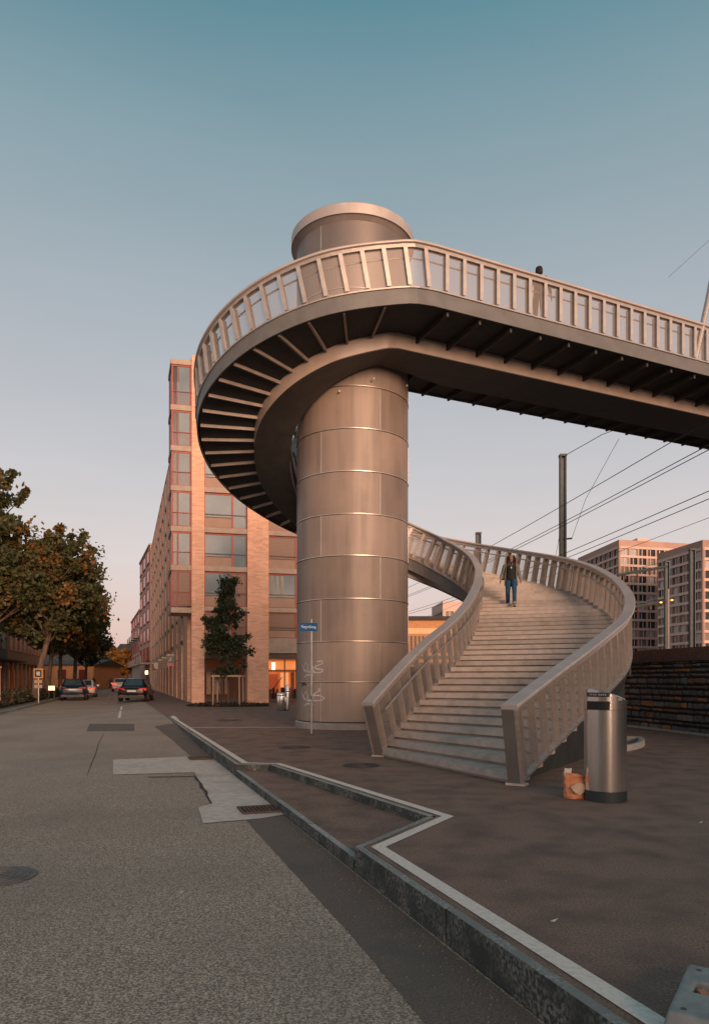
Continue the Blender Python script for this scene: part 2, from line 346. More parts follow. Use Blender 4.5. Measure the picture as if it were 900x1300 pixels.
def mesh_mat():
    m = bpy.data.materials.new('wire_mesh'); m.use_nodes = True; N = m.node_tree.nodes; L = m.node_tree.links
    b = N['Principled BSDF']; b.inputs['Base Color'].default_value = (0.4, 0.335, 0.295, 1); b.inputs['Roughness'].default_value = 0.5; b.inputs['Metallic'].default_value = 0.4
    t = N.new('ShaderNodeTexCoord'); wv = N.new('ShaderNodeTexWave'); wv.wave_type = 'BANDS'; wv.bands_direction = 'Z'; wv.inputs['Scale'].default_value = 14; wv.inputs['Distortion'].default_value = 0.4
    L.new(t.outputs['Object'], wv.inputs[0]); mr = N.new('ShaderNodeMapRange'); mr.inputs['To Min'].default_value = 0.38; mr.inputs['To Max'].default_value = 0.7
    L.new(wv.outputs['Fac'], mr.inputs['Value']); tr = N.new('ShaderNodeBsdfTransparent'); mx = N.new('ShaderNodeMixShader')
    L.new(mr.outputs[0], mx.inputs[0]); L.new(b.outputs[0], mx.inputs[1]); L.new(tr.outputs[0], mx.inputs[2]); L.new(mx.outputs[0], N['Material Output'].inputs[0])
    return m
M_MESH = mesh_mat()
fb = thing('spiral_footbridge', (2.2, 11.0, 0), 'steel footbridge whose spiral stair winds up round the lift tower', 'footbridge')
# --- treads
zline = zf
def at_z(z):
    t = np.interp(z, zline, np.arange(900)); f = lambda A: np.array([np.interp(t, np.arange(900), A[:, k]) for k in range(2)])
    return f(I2), f(O2)
for k in range(1, 78):
    i0, o0 = at_z(RISE * (k - 1)); i1, o1 = at_z(RISE * k); w_ = (o0 - i0) / np.linalg.norm(o0 - i0); w1 = (o1 - i1) / np.linalg.norm(o1 - i1)
    a0, b0 = i0 + w_ * .04, o0 - w_ * .04; a1, b1 = i1 + w1 * .04, o1 - w1 * .04
    def lp(p, q, d): v = q - p; l = np.linalg.norm(v); return p + v / l * d
    zt = RISE * k; V = []
    # profile: nosing, riser, shadow gap under the nosing
    gap = 0.042
    for (p, q) in ((a0, a1), (b0, b1)):
        Lq = np.linalg.norm(q - p)
        for d, z in ((0, zt), (0, zt - RISE + gap), (0.07, zt - RISE + gap), (0.07, zt - RISE - .02), (Lq + .06, zt - RISE - .02), (Lq + .06, zt)):
            xy = lp(p, q, d); V.append((xy[0], xy[1], z))
    F = [(j, (j+1) % 6, 6 + (j+1) % 6, 6 + j) for j in range(6)] + [(5,4,3,2,1,0), (6,7,8,9,10,11)]
    obj('tread', (V, F), M_TREAD, fb)
# --- deck slab of the straight part
def quad_prism(pts, z0, z1):
    m_ = len(pts); V = [(p[0], p[1], z0) for p in pts] + [(p[0], p[1], z1) for p in pts]
    return V, [tuple(range(m_))[::-1], tuple(range(m_, 2*m_))] + [(j, (j+1) % m_, m_ + (j+1) % m_, m_ + j) for j in range(m_)]
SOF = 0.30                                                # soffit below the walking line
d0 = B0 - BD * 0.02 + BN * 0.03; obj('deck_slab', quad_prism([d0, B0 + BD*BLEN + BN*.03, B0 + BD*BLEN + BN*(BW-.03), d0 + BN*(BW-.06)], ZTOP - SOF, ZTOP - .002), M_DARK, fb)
# --- stair soffit, continuous slab under the treads
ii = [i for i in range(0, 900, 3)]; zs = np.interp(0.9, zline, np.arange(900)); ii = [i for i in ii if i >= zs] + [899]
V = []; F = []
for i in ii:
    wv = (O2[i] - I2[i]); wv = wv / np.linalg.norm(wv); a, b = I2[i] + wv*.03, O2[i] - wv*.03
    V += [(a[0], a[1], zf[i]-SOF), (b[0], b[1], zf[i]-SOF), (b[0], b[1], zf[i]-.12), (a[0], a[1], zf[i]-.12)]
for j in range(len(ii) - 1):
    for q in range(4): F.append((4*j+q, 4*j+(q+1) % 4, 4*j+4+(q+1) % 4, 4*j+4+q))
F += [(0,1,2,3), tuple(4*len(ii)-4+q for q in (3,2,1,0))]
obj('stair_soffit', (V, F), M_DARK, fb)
# --- box girder under stair and deck
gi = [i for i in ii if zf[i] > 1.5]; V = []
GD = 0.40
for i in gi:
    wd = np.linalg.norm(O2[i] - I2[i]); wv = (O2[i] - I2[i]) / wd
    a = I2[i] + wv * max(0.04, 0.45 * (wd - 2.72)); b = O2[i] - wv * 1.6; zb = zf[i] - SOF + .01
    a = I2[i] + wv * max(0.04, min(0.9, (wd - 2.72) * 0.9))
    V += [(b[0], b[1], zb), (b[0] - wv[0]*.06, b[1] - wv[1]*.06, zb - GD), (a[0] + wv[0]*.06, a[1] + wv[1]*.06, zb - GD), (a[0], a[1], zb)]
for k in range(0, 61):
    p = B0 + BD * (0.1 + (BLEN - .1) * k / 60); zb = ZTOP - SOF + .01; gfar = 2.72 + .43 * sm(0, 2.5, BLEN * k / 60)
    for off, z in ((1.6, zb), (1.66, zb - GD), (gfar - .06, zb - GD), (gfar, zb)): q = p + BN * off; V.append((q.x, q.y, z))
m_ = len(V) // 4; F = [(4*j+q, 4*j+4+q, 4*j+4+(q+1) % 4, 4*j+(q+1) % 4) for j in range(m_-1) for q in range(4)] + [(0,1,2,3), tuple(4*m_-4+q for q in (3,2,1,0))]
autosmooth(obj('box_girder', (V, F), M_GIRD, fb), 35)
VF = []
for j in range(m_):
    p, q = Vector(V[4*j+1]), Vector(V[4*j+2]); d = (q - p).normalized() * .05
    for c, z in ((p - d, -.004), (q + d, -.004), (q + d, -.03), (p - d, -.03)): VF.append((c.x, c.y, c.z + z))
obj('girder_underside_shade', (VF, [(4*j+q, 4*j+4+q, 4*j+4+(q+1) % 4, 4*j+(q+1) % 4) for j in range(m_-1) for q in range(4)] + [(0,1,2,3), tuple(4*m_-4+q for q in (3,2,1,0))]), mat('underside_shade_dark', (.05,.046,.043), (.038,.035,.033), scale=3, rough=.5), fb)  # near-black sheet: shade of the girder's underside put into its colour
# --- ribs under stair (every second step) and deck
for k in range(7, 60):
    i0, o0 = at_z(.18 * k); wv = (o0 - i0) / np.linalg.norm(o0 - i0); h = np.array([-wv[1], wv[0]]); z1 = .18 * k - SOF + .02
    a, b = i0 + wv*.08, o0 - wv*.07; dz = 0.10; th = 0.025
    V = [(p[0] + h[0]*s, p[1] + h[1]*s, z) for z in (z1 - dz, z1) for p, s in ((a, -th), (b, -th), (b, th), (a, th))]
    obj('soffit_rib', (V, [(0,3,2,1),(4,5,6,7),(0,1,5,4),(1,2,6,5),(2,3,7,6),(3,0,4,7)]), M_RIB, fb)
Mb = Matrix(((BD.x, BN.x, 0, B0.x), (BD.y, BN.y, 0, B0.y), (0, 0, 1, 0), (0, 0, 0, 1)))
for k in range(30):
    x = 0.55 + 0.95 * k; y1 = BW - .08
    MB().box((x - .03, .08, ZTOP - SOF - .17), (x + .03, y1, ZTOP - SOF + .02), Mb).obj('soffit_rib', mat('dark_rib', (.05,.046,.043), rough=.7), fb)
# --- fascias, bottom flange, cap rail, hand rails
def trim(E, i0=0, nm='', step=4):
    FL = int(np.interp(1.85, E.P[:, 2], np.arange(len(E.P)))) if E.P[0, 2] < 0.2 else 0
    obj('fascia', E.sweep([(0.0, -.36), (.035, -.36), (.035, .0), (0.0, .0)], FL, None, step), M_PAINT, fb)
    o = obj('edge_flange', E.sweep([(-.05, .0), (.07, .0), (.07, .035), (.012, .06), (-.05, .06)], i0, None, step), M_STEEL, fb)
    o = obj('rail_channel', E.sweep([(-.06, .955), (.065, .955), (.065, 1.047), (-.06, 1.047)], i0, None, step), M_STEEL, fb)
    o = obj('handrail_cap', E.sweep([(-.10, 1.045), (.11, 1.045), (.12, 1.055), (.12, 1.095), (.11, 1.107), (-.10, 1.107), (-.11, 1.095), (-.11, 1.055)], i0, None, step), M_CAPR, fb)
    autosmooth(o, 50)
for E in (E_OUT, E_IN, E_FAR): trim(E)
obj('fascia', E_INF.sweep([(-.02, -.36), (.01, -.36), (.01, .0), (-.02, .0)], len(E_IN.P), None, 4), M_PAINT, fb)
def handrail(E, l0, l1):
    pts = []; l = l0
    while l < l1:
        P, T, L, N = E.frame(l); pts.append(P - L * .15 + N * .80); l += .2
    autosmooth(MB().tube(pts, .021, 8).obj('handrail_tube', M_STEEL, fb), 60)
    l = l0 + .1
    while l < l1:
        P, T, L, N = E.frame(l); a = P - L * .15 + N * .80
        MB().tube([a - N*.015, a - N*.06, P - L*.03 + N*.74], .008, 6).obj('rail_bracket', M_STEEL, fb); l += 1.5
handrail(E_OUT, .35, E_OUT.len[-1] - 1); handrail(E_IN, .3, E_IN.len[-1])
# --- posts and mesh panels
fin = mesh('railing_post', *[x for x in (lambda b: (b.V, b.F))(MB().box((-.013, -.05, .055), (.013, .06, .957)))])
fin.materials.append(M_POST)
finw = mesh('railing_post', *[x for x in (lambda b: (b.V, b.F))(MB().box((-.012, -.12, .055), (.012, .08, .957)).box((-.05, .0805, .055), (.05, .09, .957)))])
finw.materials.append(M_POST)
def posts(E, sp=0.5, lmax=None, first=.03):
    lmax = lmax or E.len[-1]; l = first; k = 0; prev = None
    while l < lmax:
        P, T, L, N = E.frame(l)
        M4 = Matrix(((T.x, L.x, N.x, P.x), (T.y, L.y, N.y, P.y), (T.z, L.z, N.z, P.z), (0, 0, 0, 1)))
        obj('railing_post', finw if P.z > 3.3 else fin, None, fb, mtx=M4)
        if prev is not None:
            V = []; q = 5
            for j in range(q + 1):
                P2, T2, L2, N2 = E.frame(prev + .02 + (l - prev - .04) * j / q); V += [P2 + N2 * .062, P2 + N2 * .95]
            obj('mesh_panel', (V, [(2*j, 2*j+2, 2*j+3, 2*j+1) for j in range(q)]), M_MESH, fb)
        prev = l; l += sp if k else .26; k += 1
posts(E_OUT, .5, 62); posts(E_IN, .5); posts(E_FAR, .5, 22)
# end plates of the two walls
for E in (E_OUT, E_IN):
    P, T, L, N = E.frame(0.0); s = 1
    M4 = Matrix(((T.x, L.x, N.x, P.x), (T.y, L.y, N.y, P.y), (T.z, L.z, N.z, P.z), (0, 0, 0, 1)))
    bev(MB().box((-.03, -.10, -.02), (.0, .10, 1.048), M4).obj('end_plate', M_PAINT, fb), .004)
    bev(MB().box((-.034, .07, .0), (.03, .11, 1.047), M4).obj('end_post', M_STEEL, fb), .004)
    MB().box((-.05, -.13, -.02), (.12, .13, .03), Matrix.Translation((P.x, P.y, 0)) @ Matrix.Rotation(math.atan2(T.y, T.x), 4, 'Z')).obj('foot_plate', M_TREAD, fb)
# --- closed plinth under the first steps
pi_ = [i for i in range(0, 900, 4) if zf[i] < 2.0]; ins = .10
A = []; B = []
for i in pi_:
    wv = (O2[i] - I2[i]) / np.linalg.norm(O2[i] - I2[i]); A.append((I2[i] + wv*ins, zf[i])); B.append((O2[i] - wv*ins, zf[i]))
ring = B + A[::-1]; V = []; 
for (p, z) in ring: V += [(p[0], p[1], -.05), (p[0], p[1], max(.0, z - .02))]
m_ = len(ring); F = [(2*j, 2*((j+1) % m_), 2*((j+1) % m_)+1, 2*j+1) for j in range(m_)]
obj('stair_plinth', (V, F), mat('plinth', (0.05, 0.055, 0.053), (0.035, 0.04, 0.038), scale=3, rough=0.6), fb)
# curved concrete kerb round the end of the plinth
pk = [i for i in range(0, 900, 6) if 1.1 < zf[i] < 2.05]; pts = [O2[i] + (O2[i]-I2[i])/np.linalg.norm(O2[i]-I2[i]) * (.05 + .22*math.sin(math.pi*min(1, (j+1)/len(pk)*.75))) for j, i in enumerate(pk)]
e = pts[-1]; wv = (O2[pk[-1]] - I2[pk[-1]]); wv /= np.linalg.norm(wv)
for k in range(1, 10): pts.append(e - wv * (.45 * k) + np.array([-wv[1], wv[0]]) * .3 * math.sin(k / 9 * 3.1))
autosmooth(obj('plinth_kerb', Edge([(p[0], p[1], 0) for p in pts], 1).sweep([(-.07, -.05), (.07, -.05), (.065, .10), (.05, .115), (-.05, .115), (-.07, .10)], step=1), mat('pale_concrete', (0.5, 0.46, 0.43), (0.38, 0.35, 0.32), scale=12, rough=0.85), fb), 40)
# strut rising from the deck edge at the right
P = at(881, 463, 20.95); bev(MB().tube([P - Vector((.05,0.02,.12)), P + Vector((.42, .05, 1.9)), P + Vector((.92, .1, 4.4))], .085, 10).obj('stay_strut', M_STEEL, fb), .005)
MB().box((-.12,-.06,-.2), (.12,.06,.16), Matrix.Translation(P) @ Matrix.Rotation(R(24.7), 4, 'Z')).obj('strut_bracket', M_PAINT, fb)
# ------------------------------------------------------------------ lift tower
M_CLAD = mat('bronze_cladding', (0.29, 0.222, 0.182), (0.2, 0.155, 0.128), scale=3.2, detail=8, rough=0.5, metal=0.08, stretch=(1.6, 1.6, .1), rvar=0.1, lo=.3, hi=.75, c3=(0.33, 0.25, 0.2), scale3=.8, lo3=.45, hi3=.75, bump=.03, bscale=1.2, bdist=.05)
vary(M_CLAD, .8, 1.16)
M_CLADU = mat('upper_cladding', (0.22, 0.185, 0.165), (0.18, 0.15, 0.135), scale=1.4, rough=.45, metal=.3, stretch=(1,1,.35))
M_JOINT = mat('joint_dark', (0.1, 0.085, 0.075), rough=0.6, metal=.3)
M_TRIM = mat('joint_trim', (0.66, 0.56, 0.49), rough=0.35, metal=0.7)
tw_ = thing('lift_tower', TC, 'round lift tower clad in bronze metal panels, rising through the spiral stair', 'tower')
MB().lathe(TC, [(TR - .03, 0), (TR - .03, 14.3)], 72).obj('core', M_JOINT, tw_, True)
autosmooth(MB().lathe(TC, [(TR + .06, -.02), (TR + .06, .16), (TR + .03, .19), (TR - .02, .19)], 96).obj('base_ring', mat('base_metal', (0.42, 0.37, 0.33), rough=.45, metal=.5), tw_), 40)
zr = [.2, 1.32, 2.45, 3.63, 4.82, 5.97, 7.15, 8.33, 9.5, 10.7, 12.2, 14.08]
def panel(a0, a1, z0, z1):
    q = 16; V = []
    for r_ in (TR - .02, TR):
        for z in (z0, z1):
            for j in range(q + 1): an = a0 + (a1 - a0) * j / q; V.append((TC.x + r_*math.cos(an), TC.y + r_*math.sin(an), z))
    w2 = q + 1; F = []
    for j in range(q):
        F += [(2*w2+j, 2*w2+j+1, 3*w2+j+1, 3*w2+j), (j, w2+j, w2+j+1, j+1), (w2+j, 3*w2+j, 3*w2+j+1, w2+j+1), (j, j+1, 2*w2+j+1, 2*w2+j)]
    F += [(0, 2*w2, 3*w2, w2), (q, w2+q, 3*w2+q, 2*w2+q)]
    return V, F
for i in range(len(zr) - 1):
    for j in range(3):
        c = R(-90 + (28 if i % 2 else -32) + 120 * j); o = obj('cladding_panel', panel(c + .006, c + 2*math.pi/3 - .006, zr[i] + .018, zr[i+1] - .018), M_CLAD if zr[i] < 10 else M_CLADU, tw_); autosmooth(o, 30)
        an = c; MB().box((-.012, -.008, zr[i] + .018), (.012, .005, zr[i+1] - .018), Matrix.Translation((TC.x + (TR)*math.cos(an), TC.y + TR*math.sin(an), 0)) @ Matrix.Rotation(an + math.pi/2, 4, 'Z')).obj('seam_trim', M_TRIM, tw_)
for z in zr[1:-1]: autosmooth(MB().lathe(TC, [(TR - .02, z - .002), (TR + .014, z - .002), (TR + .014, z + .017), (TR - .02, z + .017)], 96).obj('ring_trim', M_TRIM, tw_), 40)
autosmooth(MB().lathe(TC, [(TR - .05, 14.05), (TR + .13, 14.16), (TR + .165, 14.16), (TR + .165, 14.44), (TR + .14, 14.47), (0.05, 14.5)], 96).obj('cap', M_CAPR, tw_), 30)
for u, v in ((431, 497), (474.5, 481), (516.5, 490)):
    p = at(u, v, 19.5 if u < 500 else 20.4); MB().lathe((p.x, p.y, p.z), [(.012, -.02), (.024, -.02), (.026, .03), (.012, .04)], 10).obj('spot_fixture', mat('white_fixture', (0.7, 0.7, 0.68), rough=.4), tw_)
# ------------------------------------------------------------------ brick building
C0 = Vector((-9.4, 41.0, 0)); E1 = Vector((.972, .233, 0)); E2 = Vector((-.3096, .951, 0))
def brick_mat(name, a, b, mortar, axis, scale=1.0, bw=.25, rh=.075):
    m = bpy.data.materials.new(name); m.use_nodes = True; N = m.node_tree.nodes; L = m.node_tree.links; p = N['Principled BSDF']; p.inputs['Roughness'].default_value = .85
    t = N.new('ShaderNodeTexCoord'); sp = N.new('ShaderNodeSeparateXYZ'); L.new(t.outputs['Object'], sp.inputs[0])
    dt = N.new('ShaderNodeVectorMath'); dt.operation = 'DOT_PRODUCT'; dt.inputs[1].default_value = axis; L.new(t.outputs['Object'], dt.inputs[0])
    cb = N.new('ShaderNodeCombineXYZ'); L.new(dt.outputs['Value'], cb.inputs[0]); L.new(sp.outputs['Z'], cb.inputs[1])
    bt = N.new('ShaderNodeTexBrick'); bt.inputs['Color1'].default_value = (*a, 1); bt.inputs['Color2'].default_value = (*b, 1); bt.inputs['Mortar'].default_value = (*mortar, 1)
    bt.inputs['Scale'].default_value = scale; bt.inputs['Brick Width'].default_value = bw; bt.inputs['Row Height'].default_value = rh; bt.inputs['Mortar Size'].default_value = .008
    L.new(cb.outputs[0], bt.inputs['Vector'])
    nz = N.new('ShaderNodeTexNoise'); nz.inputs['Scale'].default_value = 1.3; nz.inputs['Detail'].default_value = 6; L.new(t.outputs['Object'], nz.inputs['Vector'])
    mx = N.new('ShaderNodeMix'); mx.data_type = 'RGBA'; mx.blend_type = 'MULTIPLY'; mx.inputs[0].default_value = .5; L.new(bt.outputs['Color'], mx.inputs[6]); L.new(nz.outputs['Color'], mx.inputs[7])
    hs = N.new('ShaderNodeMix'); hs.data_type = 'RGBA'; hs.inputs[0].default_value = .75; L.new(bt.outputs['Color'], hs.inputs[6])
    r = N.new('ShaderNodeMapRange'); r.inputs['To Min'].default_value = .75; r.inputs['To Max'].default_value = 1.2; L.new(nz.outputs['Fac'], r.inputs['Value'])
    vm = N.new('ShaderNodeVectorMath'); vm.operation = 'SCALE'; L.new(bt.outputs['Color'], vm.inputs[0]); L.new(r.outputs[0], vm.inputs['Scale']); L.new(vm.outputs[0], p.inputs['Base Color'])
    bp = N.new('ShaderNodeBump'); bp.inputs['Strength'].default_value = .5; bp.inputs['Distance'].default_value = .01; bp.invert = True; L.new(bt.outputs['Fac'], bp.inputs['Height']); L.new(bp.outputs[0], p.inputs['Normal'])
    return m
AX = tuple(E1 + E2)
M_BRICK = brick_mat('brick', (0.82, 0.47, 0.32), (0.64, 0.34, 0.22), (0.7, 0.47, 0.35), AX, bw=.34, rh=.095)
M_SLAB = mat('slab_concrete', (0.44, 0.34, 0.27), (0.36, 0.28, 0.225), scale=3, rough=.8)
M_RED = mat('red_frame', (0.36, 0.045, 0.025), (0.28, 0.036, 0.02), scale=3, rough=.5)
M_PANEL = mat('beige_panel', (0.38, 0.25, 0.185), (0.33, 0.215, 0.16), scale=2, rough=.7)
M_GLASS = mat('window_glass', (0.19, 0.25, 0.29), (0.13, 0.175, 0.205), scale=.5, rough=.15, metal=0.0, spec=.12, bump=.08, bscale=.8, bdist=.05)
M_GLASSD = mat('dark_glass', (0.035, 0.038, 0.042), rough=.18, spec=.25)
def blind_mat():
    m = bpy.data.materials.new('blind'); m.use_nodes = True; N = m.node_tree.nodes; L = m.node_tree.links; p = N['Principled BSDF']
    t = N.new('ShaderNodeTexCoord'); wv = N.new('ShaderNodeTexWave'); wv.bands_direction = 'Z'; wv.inputs['Scale'].default_value = 4.0; L.new(t.outputs['Object'], wv.inputs[0])
    mx = N.new('ShaderNodeMix'); mx.data_type = 'RGBA'; mx.inputs[6].default_value = (.16, .085, .06, 1); mx.inputs[7].default_value = (.24, .13, .09, 1); L.new(wv.outputs['Fac'], mx.inputs[0]); L.new(mx.outputs[2], p.inputs['Base Color'])
    p.inputs['Roughness'].default_value = .5; return m
M_BLIND = blind_mat()
M_RAILD = mat('dark_rail', (0.07, 0.05, 0.045), rough=.5, metal=.3)
def bbox(a0, a1, b0, b1, z0, z1, O=C0, X=E1, Y=E2):
    V = [O + X*a + Y*b + Vector((0,0,z)) for z in (z0, z1) for a, b in ((a0,b0),(a1,b0),(a1,b1),(a0,b1))]
    return V, [(0,3,2,1),(4,5,6,7),(0,1,5,4),(1,2,6,5),(2,3,7,6),(3,0,4,7)]
def mbx(*boxes, **k):
    m_ = MB()
    for b in boxes: m_.add(*bbox(*b, **k))
    return m_
bb = thing('brick_building', C0 + E1*5 + E2*20, 'orange brick block with red window frames standing behind the lift tower', 'building')
ROWS = [(19.6,17.25),(16.95,14.9),(14.6,12.6),(12.3,10.25),(9.95,7.97),(7.7,5.65),(5.38,3.85)]
AEND = 11.4; BEND = 66
obj('wall', mbx((.55, AEND - .05, .45, BEND, 3.7, 19.9), (.55, 11.35, 1.6, BEND, 0, 3.7)).__dict__ and (lambda q: (q.V, q.F))(mbx((.55, AEND - .05, .45, BEND, 3.7, 19.85), (.55, 11.35, 1.7, BEND, 0, 3.7))), M_BRICK, bb)
for a0, a1, zt in ((0, .72, 20.15), (3.2, 4.45, 19.95), (7.0, 8.25, 19.95), (10.7, 11.4, 19.95)): obj('brick_pier', bbox(a0, a1, 0, .6, -.1, zt), M_BRICK, bb)
COLS = [(.72, 3.2), (4.45, 7.0), (8.25, 10.7)]
for a0, a1 in COLS:
    for (zt, zb) in ROWS: obj('floor_slab', bbox(a0 + .003, a1 - .003, .08, .44, zt + .003, zt + (.3 if zt > 5.4 else .26)), M_SLAB, bb)
    obj('floor_slab', bbox(a0 + .003, a1 - .003, .10, 1.0, 2.95, 3.84), M_SLAB, bb)
    obj('shopfront_beam', bbox(a0 + .003, a1 - .003, .3, .9, 2.6, 2.94), M_RAILD, bb)
obj('roof_slab', bbox(-.02, 11.5, .02, BEND, 19.86, 20.0), M_PANEL, bb)
def window(a0, a1, zt, zb, kind, th=.66, split=.66, par=bb, b=.22, simple=False, frame=M_RED, X=E1, Y=E2, O=C0):
    """red framed opening: wide light over a beige panel, narrow full-height light beside it"""
    k = dict(O=O, X=X, Y=Y); f = .055; am = a0 + (a1 - a0) * split; pz = zb + (zt - zb) * .3
    boxes = [(a0, a1, b, b+.1, zt-.09, zt), (a0, a0+f, b, b+.1, zb, zt-.09), (a1-f, a1, b, b+.1, zb, zt-.09), (a0+f, a1-f, b, b+.1, zb, zb+.05), (am-f, am+f, b-.01, b+.1, zb+.05, zt-.09)]
    w_ = mbx(*boxes, **k).obj('window', frame, par)
    kk = kind if isinstance(kind, tuple) else (kind, kind); mm = {'g': M_GLASS, 'b': M_BLIND, 'd': M_GLASSD}
    mbx((a0+f, am-f, b+.04, b+.07, pz+.03, zt-.09), **k).obj('pane', mm[kk[0]], w_); mbx((am+f, a1-f, b+.04, b+.07, zb+.05, zt-.09), **k).obj('pane', mm[kk[1]], w_)
    mbx((a0+f, am-f, b+.02, b+.08, zb+.05, pz), **k).obj('sill_panel', M_PANEL, w_)
    mbx((a0+f, am-f, b-.02, b+.03, pz, pz+.03), **k).obj('sill', M_RAILD, w_)
    r_ = MB()
    for z in (zb + .32*(zt-zb) + .12,): r_.add(*bbox(a0+f, a1-f, b-.06, b-.04, z, z+.03, **k))
    r_.obj('guard_rail', M_RAILD, w_)
kinds = {0: ['g','g','g','g','g',('g','b'),'b'], 1: ['g','g','g','b','b',('g','g'),'b'], 2: ['g','g','b','g','g','g','b']}
for ci, (a0, a1) in enumerate(COLS):
    for ri, (zt, zb) in enumerate(ROWS): window(a0 + .01, a1 - .01, zt, zb, kinds[ci][ri])
# curtain behind the third storey window is seen as a pale strip
for q in range(3): obj('curtain', bbox(4.62 + .3*q, 4.78 + .3*q, .235, .25, 6.4, 7.58), mat('curtain', (.45,.42,.38), (.25,.24,.22), scale=9, stretch=(3,3,.1), rough=.9), bb)
# oriel above the street corner
BAYR = ROWS[:6]
obj('oriel_floor', bbox(-1.15, -.003, .16, 2.7, 5.25, 5.55), M_SLAB, bb)
for (zt, zb) in BAYR:
    obj('oriel_slab', bbox(-1.16, -.003, .14, 2.72, zt + .003, zt + .3), M_SLAB, bb)
    obj('oriel_frame', (lambda q: (q.V, q.F))(mbx((-1.12,-.01,.2,.28,zt-.09,zt), (-1.12,-1.04,.2,.28,zb,zt-.09), (-.09,-.01,.2,.28,zb,zt-.09), (-1.04,-.09,.2,.28,zb,zb+.05), (-1.12,-1.04,.29,2.62,zt-.09,zt), (-1.12,-1.04,2.5,2.6,zb,zt-.09), (-1.12,-1.04,1.4,1.5,zb,zt-.09), (-.8,-.74,.2,.28,zb+.05,zt-.09))), M_RED, bb)
    lo = zb < 6
    obj('pane', bbox(-.72, -.1, .23, .25, zb + .06, zt - .1), M_BLIND if lo else M_GLASS, bb); obj('pane', bbox(-1.03, -.81, .23, .25, zb + .06, zt - .1), M_BLIND if lo else M_GLASSD, bb)
    obj('pane', bbox(-1.09, -1.06, .3, 2.5, zb + .06, zt - .1), M_GLASSD, bb)
    obj('guard_rail', (lambda q: (q.V, q.F))(mbx((-1.1,-.02,.15,.17,zb+.78,zb+.81), *[(-1.1+.09*q,-1.09+.09*q,.155,.165,zb,zb+.78) for q in range(12)])), M_RED, bb)
# street side: brick fins with slots of windows between
for k in range(13):
    b0 = 2.9 + 4.85 * k; obj('brick_fin', bbox(0, .54, b0, b0 + 3.4, -.1, 19.9 + (.12 if k % 2 else 0)), M_BRICK, bb)
    for (zt, zb) in ROWS:
        obj('slot_window', bbox(.38, .545, b0 + 3.42, b0 + 4.8, zb + .2, zt - .1), M_GLASSD, bb)
        obj('slot_sill', bbox(-.06, .54, b0 + 3.41, b0 + 4.84, zb - .08, zb + .12), M_SLAB if k % 2 else M_RAILD, bb)
obj('side_door', bbox(.2, .3, .62, 2.88, 0, 2.9), mat('maroon_door', (.1,.03,.028), (.07,.02,.02), scale=2, rough=.5), bb)
obj('wall_infill', bbox(.31, .56, .6, 2.9, 0, 5.3), M_BRICK, bb); obj('wall_infill', bbox(.02, .56, .3, 2.88, 5.56, 19.85), M_BRICK, bb)
# ground floor shop fronts
M_LIT = mat('lit_interior', (.35,.12,.05), (.15,.05,.03), scale=1.3, rough=.8, emit=(1.0,.22,.05), estr=.42)
M_LITD = mat('dim_interior', (.05,.03,.025), rough=.7, emit=(1.0,.22,.06), estr=.035)
M_LAMP = mat('lamp_glow', (1,.8,.6), rough=.5, emit=(1,.62,.32), estr=5)
obj('shop_back', bbox(4.45, 7.0, 1.5, 1.6, 0, 2.6), M_LIT, bb); obj('shop_back', bbox(8.25, 10.7, 1.5, 1.6, 0, 2.6), M_LIT, bb); obj('shop_back', bbox(.72, 3.2, 1.5, 1.6, 0, 2.6), M_LITD, bb)
for a0, a1 in COLS:
    mm = M_RAILD
    for a in (a0 + .05, (a0*.58+a1*.42), (a0*.3+a1*.7), a1 - .1): obj('shopfront_mullion', bbox(a, a + .06, .7, .78, 0, 2.59), mm, bb)
    obj('shopfront_transom', bbox(a0, a1, .69, .79, 1.86, 1.94), mm, bb); obj('shopfront_base', bbox(a0, a1, .68, .8, 0, .22), mm, bb)
for a0, a1, z0, z1, c, e in ((4.6,5.3,.3,1.7,(1,.12,.03),.25), (5.45,5.95,.9,1.8,(1,.34,.12),.9), (6.1,6.3,.1,1.85,(.3,.04,.01),.12), (6.45,6.9,.4,1.6,(1,.16,.04),.3), (4.6,6.9,2.0,2.5,(1,.3,.08),.75), (8.4,9.4,.3,1.7,(1,.2,.05),.4)):
    obj('interior_panel', bbox(a0, a1, 1.40, 1.46, z0, z1), mat('interior_%d' % int(a0*100 + z0*10), (.2,.08,.04), rough=.7, emit=c, estr=e), bb)
for q in range(4): obj('stair_rail', (lambda m_: (m_.V, m_.F))(MB().tube([C0 + E1*(4.6 + .22*q) + E2*1.3 + Vector((0,0,.3 + .3*q)), C0 + E1*(4.85 + .22*q) + E2*1.3 + Vector((0,0,.62 + .3*q))], .025, 6)), M_RAILD, bb)
for a in (4.95, 6.45):
    p = C0 + E1*a + E2*1.1; MB().lathe((p.x, p.y, 1.98), [(.08, 0), (.1, .03), (.1, .4), (.08, .43)], 12).obj('pendant_lamp', M_LAMP, bb)
    MB().tube([(p.x, p.y, 2.41), (p.x, p.y, 2.6)], .01, 6).obj('lamp_cord', M_RAILD, bb)
for q in range(9):
    a = 4.7 + .26*q; p = C0 + E1*a + E2*(1.0 + .12*(q % 3)); MB().box((-.09,-.09,.0), (.09,.09,.42 + .1*(q % 3)), Matrix.Translation(p) @ Matrix.Rotation(q, 4, 'Z')).box((-.1,-.02,.4), (.1,.02,.8 + .08*(q % 2)), Matrix.Translation(p) @ Matrix.Rotation(q, 4, 'Z')).obj('cafe_furniture', M_RAILD, bb)
for q in range(4): obj('display_panel', bbox(.95 + .35*q, 1.2 + .35*q, 1.0, 1.05, .5, 1.95), mat('poster_panel', (.42,.27,.18), (.3,.2,.14), scale=5, rough=.7), bb)
